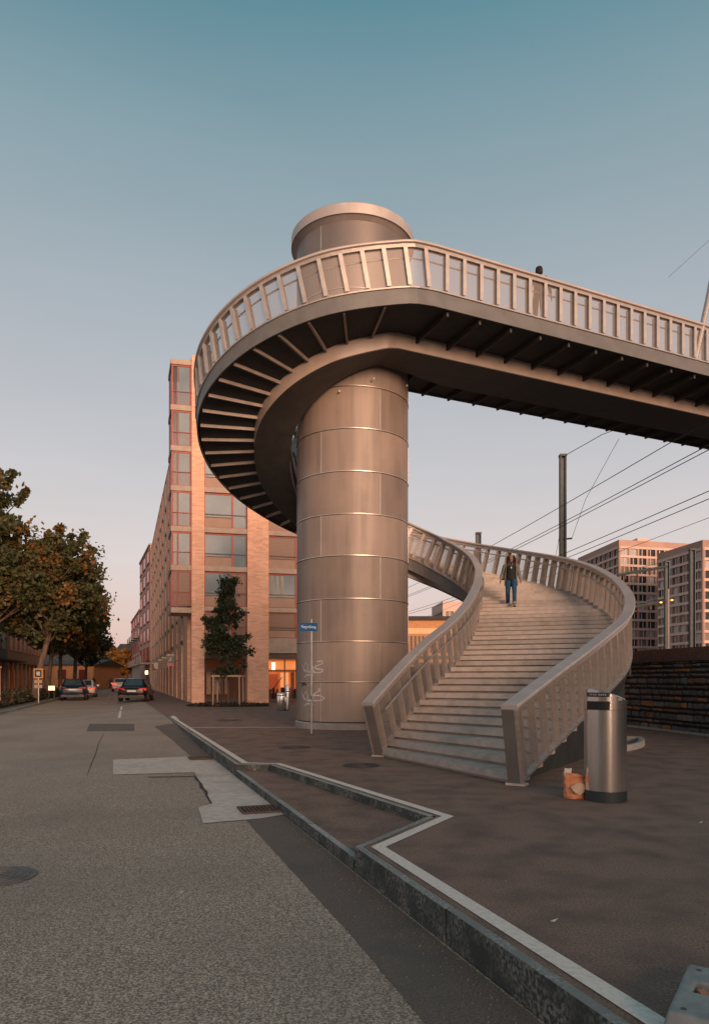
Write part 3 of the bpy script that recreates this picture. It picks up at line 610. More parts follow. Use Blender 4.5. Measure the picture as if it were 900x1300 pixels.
# projecting signs over the pavement
SGN = [(9.3, 'square black sign with white runner mark and red foot, nearest on the brick facade', 'r'), (16.2, 'square dark sign with pale frame, second along the brick facade', 'd'), (23.0, 'square dark sign with pale top bar, third along the brick facade', 'd'), (30.0, 'small round white clock sign, fourth along the brick facade', 'c'), (37.5, 'smallest dark sign, farthest along the brick facade', 'd')]
M_SBLK = mat('sign_black', (.02,.02,.022), rough=.4); M_SWHT = mat('sign_white', (.7,.62,.55), rough=.5); M_SRED = mat('sign_red', (.42,.02,.025), rough=.4)
for b, lab, kd in SGN:
    p = C0 + E2*b - E1*.62; s_ = thing('projecting_sign', p + Vector((0,0,2.3)), lab, 'sign', 'signs projecting from the brick facade')
    q = .24
    if kd == 'c':
        MB().tube([p - E2*.04 + Vector((0,0,2.7)), p + E2*.04 + Vector((0,0,2.7))], .3, 20).obj('face', M_SWHT, s_); MB().tube([p - E2*.06 + Vector((0,0,2.7)), p - E2*.041 + Vector((0,0,2.7))], .22, 20).obj('dial', mat('clock_face', (.5,.46,.42), rough=.5), s_)
    else:
        z0 = 2.32; obj('panel', bbox(-.62-.23, -.62+.23, b-.05, b+.05, z0 + (.2 if kd == 'r' else 0), z0 + .74), M_SBLK, s_)
        if kd == 'r':
            obj('red_foot', bbox(-.85, -.39, b-.05, b+.05, z0, z0+.197), M_SRED, s_)
            fr = lambda a, z: C0 + E1*(-.62 + a) + E2*(b - .06) + Vector((0,0,z0 + z))
            MB().tube([fr(-.12,.32), fr(-.02,.46), fr(.05,.6)], [.02,.035,.03], 6).tube([fr(-.02,.46), fr(.1,.4)], .025, 6).tube([fr(.05,.6), fr(.14,.62)], .02, 6).obj('runner_mark', M_SWHT, s_)
        else: obj('inner_face', bbox(-.62-.16, -.62+.16, b-.07, b-.052, z0+.1, z0+.6), mat('sign_brown', (.12,.07,.055), rough=.5), s_)
        obj('top_bar', bbox(-.88, -.36, b-.07, b+.07, z0+.743, z0+.80), M_SWHT, s_)
    obj('bracket', bbox(-.35, .0, b-.02, b+.02, 2.66, 2.72), M_RAILD, s_)
# ------------------------------------------------------------------ further buildings along the street
def face_block(name, label, P1, P2, depth, h, cols, rows, wall, cat='building', winmat=M_GLASSD, gf=3.6, frame=M_RED, balc=False, g=None, wr=.55):
    P1, P2 = Vector(P1), Vector(P2); X = (P2 - P1); Lx = X.length; X.normalize(); Y = Vector((-X.y, X.x, 0)) * (1 if depth > 0 else -1); d = abs(depth)
    t_ = thing(name, (P1 + P2) / 2 + Y*d*.5, label, cat, g); k = dict(O=P1, X=X, Y=Y)
    obj('wall', bbox(0, Lx, 0, d, -.3, h, **k), wall, t_); obj('parapet', bbox(-.15, Lx + .15, -.15, d, h, h + .25, **k), M_SLAB, t_)
    fh = (h - gf) / rows; cw = Lx / cols
    for r_ in range(rows):
        for c in range(cols):
            x0 = c*cw + cw*(1-wr)/2; x1 = x0 + cw*wr; z0 = gf + r_*fh + fh*.2; z1 = gf + (r_+1)*fh - fh*.15
            wn = mbx((x0-.08, x0, -.1, .02, z0, z1), (x1, x1+.08, -.1, .02, z0, z1), (x0-.08, x1+.08, -.1, .02, z1, z1+.1), (x0-.12, x1+.12, -.16, .02, z0-.12, z0), **k).obj('window', frame, t_)
            mbx((x0, x1, -.04, .01, z0, z1), **k).obj('pane', winmat, wn)
            if balc and r_ % 2 == 0: mbx((x0-.3, x1+.3, -.9, -.17, z0-.3, z0-.13), (x0-.3, x1+.3, -.9, -.86, z0-.13, z0+.7), **k).obj('balcony', M_SLAB, wn)
    return t_, k, Lx
M_ST1 = mat('plaster_pink', (.5,.31,.25), (.42,.27,.22), scale=2, rough=.85); M_ST2 = mat('plaster_tan', (.42,.31,.25), (.36,.27,.22), scale=2, rough=.85)
M_ORG = mat('plaster_orange', (.52,.25,.11), (.45,.21,.09), scale=2, rough=.85)
x1, x2 = (191-450)/900*100, (178-450)/900*117
t_, k, Lx = face_block('apartment_building', 'tall plastered apartment building next beyond the orange brick block', (x1,100,0), (x2,117,0), -16, 20.3, 3, 6, M_ST1, wr=.6)
mbx((1.5, 5, -.12, .02, 0, 3.2), **k).obj('entrance', M_SBLK, t_)
for q in (2.2, 4.2): mbx((q, q+.35, -.3, -.13, 2.1, 2.6), **k).obj('wall_lamp', M_LAMP, t_)
mbx((.3, 9, -1.3, -.01, 3.5, 3.75), (.3, 9, -1.3, -1.2, 3.75, 4.7), **k).obj('balcony', M_SLAB, t_)
face_block('apartment_building', 'narrow pale building with balconies at the far right of the street', ((178-450)/900*122,122,0), ((167-450)/900*150,150,0), -14, 13.2, 4, 4, M_ST2, balc=True)
def gable_house(name, label, x0, x1, y0, y1, h, rh, wall, roofm, nwin=2, glow=None, axis='x'):
    t_ = thing(name, ((x0+x1)/2, (y0+y1)/2, 0), label, 'house'); MB().box((x0,y0,-.4),(x1,y1,h)).obj('wall', wall, t_)
    o = .5
    if axis == 'x': V = [(x0-o,y0-o,h+.003),(x1+o,y0-o,h+.003),(x1+o,y1+o,h+.003),(x0-o,y1+o,h+.003),(x0-o,(y0+y1)/2,h+rh),(x1+o,(y0+y1)/2,h+rh)]; F = [(0,1,5,4),(2,3,4,5),(1,2,5),(3,0,4),(3,2,1,0)]
    else: V = [(x0-o,y0-o,h+.003),(x1+o,y0-o,h+.003),(x1+o,y1+o,h+.003),(x0-o,y1+o,h+.003),((x0+x1)/2,y0-o,h+rh),((x0+x1)/2,y1+o,h+rh)]; F = [(0,1,4),(1,2,5,4),(2,3,5),(3,0,4,5),(3,2,1,0)]
    obj('roof', (V, F), roofm, t_); wx = (x1 - x0) / nwin
    for q in range(nwin):
        c = x0 + wx*(q+.5); z0, z1 = h*.38, h*.8
        wn = MB().box((c-.75,y0-.06,z0-.1),(c+.75,y0+.02,z0)).box((c-.75,y0-.06,z1),(c+.75,y0+.02,z1+.1)).box((c-.75,y0-.06,z0),(c-.65,y0+.02,z1)).box((c+.65,y0-.06,z0),(c+.75,y0+.02,z1)).obj('window', M_SLAB, t_)
        MB().box((c-.64,y0-.03,z0),(c+.64,y0+.01,z1)).obj('pane', glow or M_GLASSD, wn)
    return t_
M_ROOF = mat('dark_roof', (.05,.042,.04), (.035,.03,.03), scale=3, rough=.8)
M_REDG = mat('red_glow', (.045,.012,.01), rough=.25, emit=(1,.09,.03), estr=.05)
gable_house('corner_house', 'low orange plastered house with red lit window beside the street trees', -47.5, -38.2, 104, 116, 3.5, .9, M_ORG, M_ROOF, 3, M_REDG)
gable_house('pink_house', 'pink gabled house far down the left side of the street', -59, -50.6, 150, 162, 6.2, 2.6, M_ST1, M_ROOF, 2, axis='y')
gable_house('far_house', 'pale house with dark hipped roof closing the far end of the street', -70, -60, 205, 222, 7.5, 4.5, M_ST2, M_ROOF, 3)
gable_house('far_house', 'cream hillside house with grey roof right of the autumn tree', (166-450)/900*290, (178-450)/900*290+3, 290, 305, 13, 5, M_ST2, mat('slate_roof', (.09,.1,.12), rough=.7), 2)
# shop building behind the street trees
M_GRN = mat('grey_green_panel', (.1,.125,.12), (.08,.1,.096), scale=1.5, rough=.6)
sx = Vector((-.2785, .9604, 0)); sy = Vector((-.9604, -.2785, 0)); P0 = Vector((LX(50) - 7.5, 50, .05))
def shop(name, label, b0, L_, h, wall, glow, ncol, awn):
    k = dict(O=P0 + sx*b0, X=sx, Y=sy); t_ = thing(name, P0 + sx*(b0 + L_/2), label, 'building')
    mbx((0, L_, 0, 9, 3.1, h), **k).obj('wall', wall, t_); mbx((0, L_, 1.2, 9, -.2, 3.1), **k).obj('ground_floor', glow, t_); mbx((-.2, L_+.2, -.3, 9.2, h, h+.3), **k).obj('roof', M_ROOF, t_)
    for q in range(ncol):
        x = .4 + (L_ - .8) * q / (ncol - 1); mbx((x-.16, x+.16, .02, .35, -.2, 3.09), **k).obj('column', M_ORG if q % 2 else M_SLAB, t_)
        if q < ncol - 1:
            x2 = x + (L_-.8)/(ncol-1)*.5; wn = mbx((x2-.75, x2+.75, -.06, .02, 4.3, 4.4), (x2-.75, x2+.75, -.06, .02, 5.8, 5.9), (x2-.75, x2-.67, -.06, .02, 4.4, 5.8), (x2+.67, x2+.75, -.06, .02, 4.4, 5.8), **k).obj('window', M_SLAB, t_); mbx((x2-.66, x2+.66, -.03, .01, 4.4, 5.8), **k).obj('pane', M_GLASS if b0 < 10 else M_REDG, wn)
            mbx((x2-.6, x2+.6, 1.1, 1.19, .3, 2.4), **k).obj('shop_window', mat('shop_glow', (.1,.03,.02), (.04,.02,.02), scale=.8, rough=.3, emit=(1,.2,.05), estr=.12), t_)
    if awn: mbx((0, L_, -1.8, -.01, 3.0, 3.12), **k).obj('awning', M_GRN, t_)
    return t_, k
dm = mat('dim_shop', (.05,.03,.025), (.03,.02,.02), scale=.7, rough=.5, emit=(1,.25,.08), estr=.02)
t_, k = shop('shop_building', 'grey green shop front with awning behind the trees at far left', 0, 22, 7.2, M_GRN, dm, 9, True)
for q in (6, 8.5, 13): mbx((q, q+.25, .5, .6, 2.5, 2.65), **k).obj('ceiling_lamp', mat('red_lamp', (1,.2,.1), emit=(1,.16,.06), estr=4), t_)
shop('terrace_building', 'orange plastered terrace with red lit windows behind the street trees', 22.6, 26, 6.4, M_ORG, dm, 10, False)
# hill closing the far end of the street
V = []; F = []
for i in range(41):
    x = -420 + 16*i; hgt = 16 + 9*math.sin(i*.55) + 6*math.sin(i*1.3 + 1) + 20*sm(14, 0, i); V += [(x, 620, -1), (x, 640, hgt), (x, 900, hgt + 6)]
for i in range(40): F += [(3*i, 3*i+3, 3*i+4, 3*i+1), (3*i+1, 3*i+4, 3*i+5, 3*i+2)]
struct(obj('hills', (V, F), mat('wooded_hill', (.06,.05,.04), (.03,.035,.025), scale=.08, rough=.95, bump=1, bscale=.3, bdist=3)))

# unseen blocks added behind the viewer to shade the foot of the tower
for lab, (x0, x1, y0, y1), h, wl in (('unseen long plastered block added behind the viewer on the right to shade the tower', (9.9, 64, -34, -22), 9.2, M_ST2), ('unseen plastered block added behind the viewer on the left to shade the tower', (-46, -4, -36, -24), 8.5, M_ST1)):
    face_block('apartment_building', lab, (x1, y1, 0), (x0, y1, 0), -12 if False else 12, h, 12, 3, wl, gf=2.4)
# ------------------------------------------------------------------ trees and plants
M_BARK = mat('bark', (.17,.11,.075), (.08,.055,.04), scale=6, stretch=(1,1,.25), rough=.9, bump=.6, bscale=14, bdist=.02)
def leaf_mat(name, c1, c2, c3, s3=.5, lo3=.5, hi3=.62, tr=.3):
    m = mat(name, c1, c2, scale=2.2, rough=.6, c3=c3, scale3=s3, lo3=lo3, hi3=hi3); N = m.node_tree.nodes; L = m.node_tree.links; b = N['Principled BSDF']
    t = N.new('ShaderNodeBsdfTranslucent'); src = b.inputs['Base Color'].links[0].from_socket; L.new(src, t.inputs[0]); mx = N.new('ShaderNodeMixShader'); mx.inputs[0].default_value = tr
    L.new(b.outputs[0], mx.inputs[1]); L.new(t.outputs[0], mx.inputs[2]); L.new(mx.outputs[0], N['Material Output'].inputs[0]); return m
M_LEAF = leaf_mat('leaves_street', (.1,.1,.036), (.055,.062,.022), (.36,.15,.03), .42, .53, .7)
M_LEAFD = leaf_mat('leaves_dark', (.05,.066,.03), (.03,.04,.018), (.09,.08,.03), .8, .55, .7)
M_LEAFA = leaf_mat('leaves_autumn', (.5,.24,.05), (.36,.16,.035), (.2,.11,.03), .6, .5, .65)
M_LEAFS = leaf_mat('leaves_shrub', (.06,.055,.025), (.035,.036,.016), (.14,.06,.02), 1.2, .52, .66)
def leaves(pts, size, jit=.25):
    """small folded leaves at the given points"""
    pts = np.array(pts); n_ = len(pts); a = rng.normal(size=(n_, 3)); a /= np.linalg.norm(a, axis=1)[:, None]; b = rng.normal(size=(n_, 3)); b -= (a*b).sum(1)[:, None]*a; b /= np.linalg.norm(b, axis=1)[:, None]
    c = np.cross(a, b); s = (size * rng.uniform(.6, 1.3, n_))[:, None]
    V = np.stack([pts - a*s*.6, pts + b*s*.38 + c*s*.12, pts + a*s*.6, pts - b*s*.38 + c*s*.12], 1).reshape(-1, 3)
    F = [(4*i, 4*i+1, 4*i+2, 4*i+3) for i in range(n_)]; return V, F
def make_tree(name, label, loc, h, trunk_h, rad, nleaf, lsize, leafm, lean=(0,0), seed=1, shape='round', group=None, tr=.16, bias=(0,0)):
    rnd = random.Random(seed); t_ = thing(name, loc, label, 'tree', group); L0 = Vector(loc); wood = MB(); tips = []
    def limb(p, d, ln, r_, dep):
        pts = [p]; q = p.copy(); dd = d.copy()
        for s in range(4):
            dd = (dd + Vector((rnd.uniform(-.18,.18), rnd.uniform(-.18,.18), rnd.uniform(-.03,.12)))).normalized(); q = q + dd * ln/4; pts.append(q.copy())
        wood.tube(pts, [r_*(1 - .13*i) for i in range(5)], 7 if dep < 2 else 5)
        if dep >= 3 or r_ < .012: tips.extend(pts[2:]); return
        for s in range(3 if dep else 5):
            base = pts[rnd.choice((2,3,4))]; az = rnd.uniform(0, 6.283); sp = rnd.uniform(.5,.95) if shape == 'round' else rnd.uniform(.35,.7)
            nd = (dd*(1-sp*.5) + Vector((math.cos(az), math.sin(az), rnd.uniform(-.1,.5)))*sp).normalized(); limb(base, nd, ln*rnd.uniform(.55,.75), r_*.55, dep+1)
    top = L0 + Vector((lean[0], lean[1], trunk_h)); wood.tube([L0 - Vector((0,0,.1)), L0 + Vector((lean[0]*.2, lean[1]*.2, trunk_h*.35)), L0 + Vector((lean[0]*.7, lean[1]*.5, trunk_h*.7)), top], [tr*1.25, tr, tr*.9, tr*.8], 9)
    ch = h - trunk_h
    for s in range(6 if shape == 'round' else 0):
        az = s*1.05 + rnd.uniform(0,.6); limb(top - Vector((0,0,rnd.uniform(0,.5))), Vector((math.cos(az)*.7, math.sin(az)*.7, rnd.uniform(.5,1.1))).normalized(), ch*.36, tr*.42, 1)
    limb(top, Vector((0,0,1)), ch*(.55 if shape == 'round' else .3), tr*.6, 1)
    if shape != 'round': wood.tube([top, top + Vector((.03,0,ch*.5)), top + Vector((0,.03,ch*.95))], [tr*.8, tr*.5, .008], 6)
    # crown: clumps of leaves on the twigs, kept within an uneven outline
    c = L0 + Vector((lean[0] + bias[0], lean[1] + bias[1], trunk_h + ch*.48)); clumps = []
    nclump = 150 if shape == 'round' else 110
    for k in range(nclump):
        v = Vector((rnd.gauss(0,1), rnd.gauss(0,1), rnd.gauss(0,1))).normalized() * rnd.uniform(.3, 1.0)**.5
        if shape == 'round': clumps.append((c + Vector((v.x*rad, v.y*rad, v.z*ch*.5)), rnd.uniform(.3,.8)*rad*.2))
        else:
            zz = rnd.random(); rr = rad*(.45 + .75*math.sin(math.pi*min(1, zz*1.02+.12)))*(.98 - .35*zz)*rnd.uniform(.55,1.25); clumps.append((L0 + Vector((lean[0]+v.x*rr, lean[1]+v.y*rr, trunk_h + zz*ch*.97)), rnd.uniform(.15,.42)*rad*.6))
    if shape == 'round':
        for k in range(7):        # shoots standing out of the crown
            az = rnd.uniform(0, 6.283); d = Vector((math.cos(az)*.7, math.sin(az)*.7, rnd.uniform(.4, 1.1))).normalized(); e = c + Vector((d.x*rad, d.y*rad, d.z*ch*.5))*1.0; f = e + d*rnd.uniform(.5, 1.3) + Vector((0,0,.4))
            sh = MB().tube([c + (e - c)*.5, e, f], [.05, .03, .012], 5); wood.add(sh.V, sh.F)
            for q in range(3): clumps.append((e.lerp(f, .3 + .35*q), .22))
    P = []
    for k in range(nleaf):
        if tips and rnd.random() < .22: b = rnd.choice(tips); s = rad*.12; P.append((b.x + rnd.gauss(0,s), b.y + rnd.gauss(0,s), b.z + rnd.gauss(0,s)))
        else: b, s = rnd.choice(clumps); P.append((b.x + rnd.gauss(0,s*.6), b.y + rnd.gauss(0,s*.6), b.z + rnd.gauss(0,s*.5)))
    autosmooth(wood.obj('trunk', M_BARK, t_), 60)
    obj('crown', leaves(P, lsize), leafm, t_); return t_
def sidewalk(Y, d): return Vector((LX(Y) - d, Y, .0))
GT = 'trees along the left side of the street'
make_tree('street_tree', 'tallest street tree at the left edge with rusty leaves', sidewalk(43, 3.2), 14.0, 4.4, 3.9, 19000, .28, M_LEAF, (-.6, .5), 3, group=GT, tr=.22, bias=(-.9, 0))
make_tree('street_tree', 'leaning street tree with forked bare trunk beside the yellow framed sign', sidewalk(47, .9), 11.0, 4.2, 3.5, 16000, .27, M_LEAF, (.8, .3), 5, group=GT, tr=.2)
make_tree('street_tree', 'dense street tree just left of the parked blue car', sidewalk(55, 1.1), 11.0, 3.6, 3.6, 14000, .29, M_LEAF, (.3, 0), 8, group=GT, tr=.17)
make_tree('street_tree', 'dark street tree with one long bare branch top behind the blue car', sidewalk(62, 1.0), 13.2, 3.5, 3.4, 13000, .3, M_LEAFD, (0, 0), 11, group=GT, tr=.17)
make_tree('street_tree', 'rounded dark street tree overhanging the white parked car', sidewalk(70, .6), 11.6, 3.6, 3.1, 13000, .3, M_LEAF, (.1, 0), 14, group=GT, tr=.19)
make_tree('street_tree', 'smallest and farthest street tree by the orange corner house', sidewalk(82, .6), 9.6, 3.0, 2.4, 7000, .31, M_LEAFD, (.1, 0), 17, group=GT, tr=.16)
make_tree('autumn_tree', 'golden autumn tree at the far end of the street', Vector(((150-450)/900*150, 150, 0)), 8.3, 1.8, 4.0, 6000, .5, M_LEAFA, (0, 0), 21, tr=.25)
make_tree('autumn_tree', 'dark green tree before the pink house', Vector(((131-450)/900*128, 128, 0)), 6.6, 1.4, 1.6, 2500, .4, M_LEAFD, (0, 0), 23, tr=.15, shape='col')
tp = ray(290, 896.5); PT = tp.copy()
make_tree('young_tree', 'slim dark leafed young tree held by stakes before the brick building', PT, 6.75, 1.6, 1.15, 9500, .14, M_LEAFD, (0, 0), 31, shape='col', tr=.055)
def stake_frame(name, label, c, w_, d_, h, g=None):
    t_ = thing(name, c, label, 'tree stakes', g); wd = mat('stake_wood', (.42,.3,.22), (.33,.23,.17), scale=7, stretch=(1,1,.2), rough=.8); c = Vector(c)
    for sx_ in (-1, 1):
        for sy_ in (-1, 1): MB().tube([c + Vector((sx_*w_, sy_*d_, -.1)), c + Vector((sx_*w_*.97, sy_*d_, h))], .04, 8).obj('stake', wd, t_)
    for sy_ in (-1, 1): MB().box((-w_-.08, sy_*d_-.03, h), (w_+.08, sy_*d_+.03, h+.09), Matrix.Translation(c)).obj('crossbar', wd, t_)
    for sx_ in (-1, 1): MB().box((sx_*w_-.03, -d_+.04, h+.003), (sx_*w_+.03, d_-.04, h+.08), Matrix.Translation(c)).obj('crossbar', wd, t_)
stake_frame('stake_frame', 'square wooden stake frame round the young tree by the brick building', PT, .68, .6, 1.52)
# planted bed round the young tree and along the left pavement
def bed(name, label, fn, n_, size, m, kind='stuff'):
    o = obj(name, leaves([fn() for _ in range(n_)], size), m); o['label'] = label; o['category'] = 'plants'; o['kind'] = kind; return o
def fbed():
    a = random.uniform(0, 6.283); r_ = math.sqrt(random.random()); x, y = 2.15*r_*math.cos(a), .9*r_*math.sin(a); return (PT.x + x, PT.y + y, abs(random.gauss(0, .09))*(1.1 - r_*.6) + .02)
V = [(PT.x + 2.2*math.cos(a*.1963), PT.y + .95*math.sin(a*.1963), .012) for a in range(32)]; struct(obj('planting_soil', (V, [tuple(range(32))]), mat('soil', (.05,.035,.025), rough=.95)))
bed('bed_plants', 'low scrubby plants in the round bed under the young tree', fbed, 2600, .1, M_LEAFS)
def fshr():
    Y = random.uniform(30, 62); return (LX(Y) - .75 - random.random()*1.6, Y, .05 + abs(random.gauss(0, .25))*(.6 + .5*math.sin(Y*1.3)))
bed('shrub_strip', 'strip of low reddish shrubs along the left kerb under the trees', fshr, 9000, .2, M_LEAFS)
YT = sidewalk(37.5, 2.2)
make_tree('sapling', 'thin pale staked sapling at the left edge of the street', YT, 5.5, 2.6, .9, 700, .16, M_LEAF, (.05,0), 41, shape='col', tr=.05)
stake_frame('stake_frame', 'wooden stake frame round the sapling at the left edge', YT, .75, .6, 2.0)
# ------------------------------------------------------------------ right side: stone wall, terrace, railway, blocks
WD = Vector((-.168, .986, 0)); WN = Vector((-.986, -.168, 0)); W0 = Vector((8.2, 21.1, 0)); WH = 1.88
wall = thing('stone_wall', W0, 'dark rubble stone retaining wall with orange stones at the right', 'wall')
def wb(l0, l1, d0, d1, z0, z1): return bbox(l0, l1, d0, d1, z0, z1, O=W0, X=WD, Y=-WN)
obj('backing', wb(-24, 45, .03, .5, -.1, WH), mat('wall_mortar', (.035,.034,.033), (.022,.022,.022), scale=9, rough=.95, bump=.5), wall)
STM = [mat('stone_a', (.17,.165,.155), (.085,.086,.082), scale=9, rough=.85, bump=.7, bscale=18), mat('stone_b', (.21,.195,.18), (.12,.112,.105), scale=9, rough=.85, bump=.7, bscale=18),
       mat('stone_orange', (.5,.22,.09), (.32,.15,.07), scale=7, rough=.85, bump=.6, bscale=18), mat('stone_grey', (.28,.26,.24), (.17,.16,.15), scale=8, rough=.85, bump=.6, bscale=18), mat('stone_rust', (.28,.15,.09), (.17,.1,.07), scale=8, rough=.85, bump=.6, bscale=18)]
rs = random.Random(5); nst = 0
zc = 0.0; course = 0
while zc < WH - .04 and nst < 300:
    hh = rs.uniform(.11, .22); hh = min(hh, WH - zc); l = -6.6 + rs.uniform(0, .4)
    while l < 3.2 and nst < 300:
        ln = rs.uniform(.2, .75); pr = rs.uniform(-.005, .035); g = .012
        V = []
        for d in (.06, -pr):
            i_ = .0 if d > 0 else .018
            V += [W0 + WD*a - WN*d + Vector((0,0,z)) for a, z in ((l+g+i_+rs.uniform(0,.02), zc+g+i_), (l+ln-g-i_-rs.uniform(0,.02), zc+g+i_+rs.uniform(0,.03)), (l+ln-g-i_-rs.uniform(0,.03), zc+hh-g-i_-rs.uniform(0,.035)), (l+g+i_+rs.uniform(0,.03), zc+hh-g-i_-rs.uniform(0,.03)))]
        m_ = rs.choices(STM, (40, 24, 14, 10, 12))[0]
        bev(obj('stone', (V, [(4,5,6,7),(0,1,5,4),(1,2,6,5),(2,3,7,6),(3,0,4,7)]), m_, wall), .012, 1); nst += 1; l += ln
    zc += hh; course += 1
obj('coping', wb(-24, 45, -.05, .5, WH + .003, WH + .07), mat('coping', (.13,.105,.09), (.09,.075,.065), scale=6, rough=.8), wall)
obj('rust_edging', wb(-24, 45, .12, .16, WH + .071, WH + .36), mat('rusty_steel', (.22,.1,.07), (.13,.065,.05), scale=14, detail=9, rough=.85, bump=.3), wall)
struct(obj('terrace', ([W0 + WD*l + -WN*d + Vector((0,0,WH + .1 if d < 3 else WH + .16)) for l, d in ((-30, .17), (300, .17), (300, 400), (-30, 400))], [(0,3,2,1)]), mat('ballast', (.12,.095,.08), (.07,.055,.05), scale=20, detail=9, rough=.95, bump=.8)))
MB().box((-.06,-8,-.02),(.06,4,.05), Matrix.Translation(W0 + WN*.12 + WD*-1.0) @ Matrix.Rotation(math.atan2(-WD.x, WD.y), 4, 'Z')).obj('wall_foot_kerb', mat('pale_concrete', (.5,.46,.43)), wall)
M_FPOST = mat('pale_post', (.5,.42,.37), rough=.5, metal=.2); M_MAST = mat('mast_green', (.07,.085,.083), (.05,.06,.06), scale=4, rough=.6, metal=.2)
for l, ordn in ((1.05, 'behind the curved right stair railing'), (-1.4, 'above the litter bin'), (-3.85, 'at the right edge of the picture')):
    p = W0 + WD*(l - .0) - WN*.3; zt = 3.92
    o = MB().tube([(p.x, p.y, WH), (p.x, p.y, zt)], .032, 8).obj('fence_post', M_FPOST); tag(o, 'slim pale post on top of the stone wall ' + ordn, 'post', 'slim posts on the stone wall')
def mast(name, label, u, Y, vtop, wd=.28, arm=None, g='railway masts', lamp=False):
    X = (u-450)/FPX*Y; zt = CAMZ + (HOR - vtop)*Y/FPX; t_ = thing(name, (X, Y, WH), label, 'mast', g); h = wd/2
    for s in (-1, 1): MB().box((X + s*h - .035, Y - h, WH - .5), (X + s*h + .035, Y + h, zt)).obj('flange', M_MAST, t_)
    MB().box((X - h + .036, Y - .02, WH - .5), (X + h - .036, Y + .02, zt - .05)).obj('web', M_MAST, t_)
    MB().box((X - h - .1, Y - h - .1, WH - .1), (X + h + .1, Y + h + .1, WH + .35)).obj('footing', M_SLAB, t_)
    MB().box((X - h - .05, Y - h - .05, zt + .002), (X + h + .05, Y + h + .05, zt + .12)).obj('cap_plate', M_MAST, t_)
    return t_, X, zt
t_, X, zt = mast('catenary_mast', 'tall steel railway mast rising behind the spiral stair', 714, 38, 580, .27)
MB().tube([(X, 38, 7.2), (X + 1.2, 38, 7.4)], .03, 6).tube([(X, 38, 8.9), (X + .5, 38, 8.95)], .05, 6).obj('insulator_arm', M_MAST, t_)
MB().tube([(X+.5, 38, 9.0), (X + .9, 37, 10.8), (X + 1.7, 34.5, 13.1)], .012, 5).tube([(X-.1,38,9.5),(X-1.0,38.5,4.0)], .012, 5).obj('feeder_cable', M_MAST, t_)
mast('catenary_mast', 'short looking mast top above the far stair railing', 607, 56, 678, .34)
t_, X, zt = mast('catenary_mast', 'green mast with long arms before the far apartment blocks', 846, 62, 714, .32)
for z, l in ((zt - .35, -4.3), (zt - 3.4, -4.2)):
    MB().tube([(X, 62, z), (X + l, 62, z - .75)], .14, 6).tube([(X, 62, z + .5), (X + l*.7, 62, z - .3)], .025, 5).obj('cantilever_arm', M_MAST, t_)
    for q in (.35, .6, .85): MB().lathe((X + l*q, 62, z - .75*q - .5), [(.04,0),(.09,.05),(.09,.32),(.04,.38)], 8).obj('insulator', mat('insulator', (.14,.045,.035), rough=.4), t_)
M_OLAMP = mat('orange_lamp', (1,.4,.15), emit=(1,.24,.05), estr=4)
for dx, z in ((-.6, 8.1), (.35, 8.3)):
    MB().tube([(X, 61.8, z + .05), (X + dx, 61.8, z + .12)], .03, 6).obj('lamp_arm', M_MAST, t_); MB().lathe((X + dx, 61.8, z - .08), [(.04,0),(.12,.04),(.12,.08),(.04,.14)], 10).obj('lamp', M_OLAMP, t_)
mast('catenary_mast', 'dark green plain mast before the right apartment block', 878, 52, 699, .33)
o_ = thing('yard_lamp', at(797, 754, 70) - Vector((0,0,7)), 'small lit railway lamp seen through the right stair railing', 'lamp'); p = at(728, 754, 45); o_.location = (p.x, p.y, WH)
PW[o_.name] = Matrix.Translation((p.x, p.y, WH)); MB().tube([(p.x, p.y, WH), (p.x, p.y, p.z)], .05, 8).obj('pole', M_MAST, o_); MB().lathe((p.x, p.y, p.z), [(.04,0),(.13,.04),(.13,.2),(.04,.26)], 10).obj('lamp', M_OLAMP, o_)
# overhead wires along the tracks
VPD = Vector((-.165, 1, 0))
WIRES = [((852,561), 9.6, 'overhead wire crossing highest behind the bridge deck'), ((897,566), 9.0, 'upper of two close overhead wires under the bridge deck'), ((899,571), 9.0, 'lower of two close overhead wires under the bridge deck'),
         ((900,623), 7.6, 'overhead wire meeting the right edge below the deck'), ((900,633), 7.6, 'thicker overhead wire meeting the right edge below the deck'), ((900,657), 10.5, 'faint overhead wire above the far apartment blocks')]
for (u, v), z, lab in WIRES:
    Y = FPX*(z - CAMZ)/(HOR - v); p = Vector(((u-450)/FPX*Y, Y, z)); pts = []
    for k in range(-14, 60, 2): q = p + VPD*(k*2.2); s = ((k*2.2) % 44)/44; pts.append(q + Vector((0,0,-.35*math.sin(math.pi*s))))
    tag(MB().tube(pts, .016, 5).obj('overhead_wire', M_MAST), lab, 'wire', 'overhead railway wires')
ma = Vector(((714-450)/900*38, 38, CAMZ + 282*38/900)); o = MB().tube([ma, ma + Vector((1.2,-2.6,.3)), ma + Vector((9,-18,-.2))], .018, 5).obj('overhead_wire', M_MAST); tag(o, 'wire running from the top of the tall mast to the bridge', 'wire', 'overhead railway wires')
for (u0, v0, u1, v1, Y) in ((848,352,905,300,23),):
    o = MB().tube([at(u0,v0,Y), at(u1,v1,Y+1)], .006, 5).obj('stay_cable', M_MAST); tag(o, 'thin steel cable rising from the bridge railing at the right', 'cable')
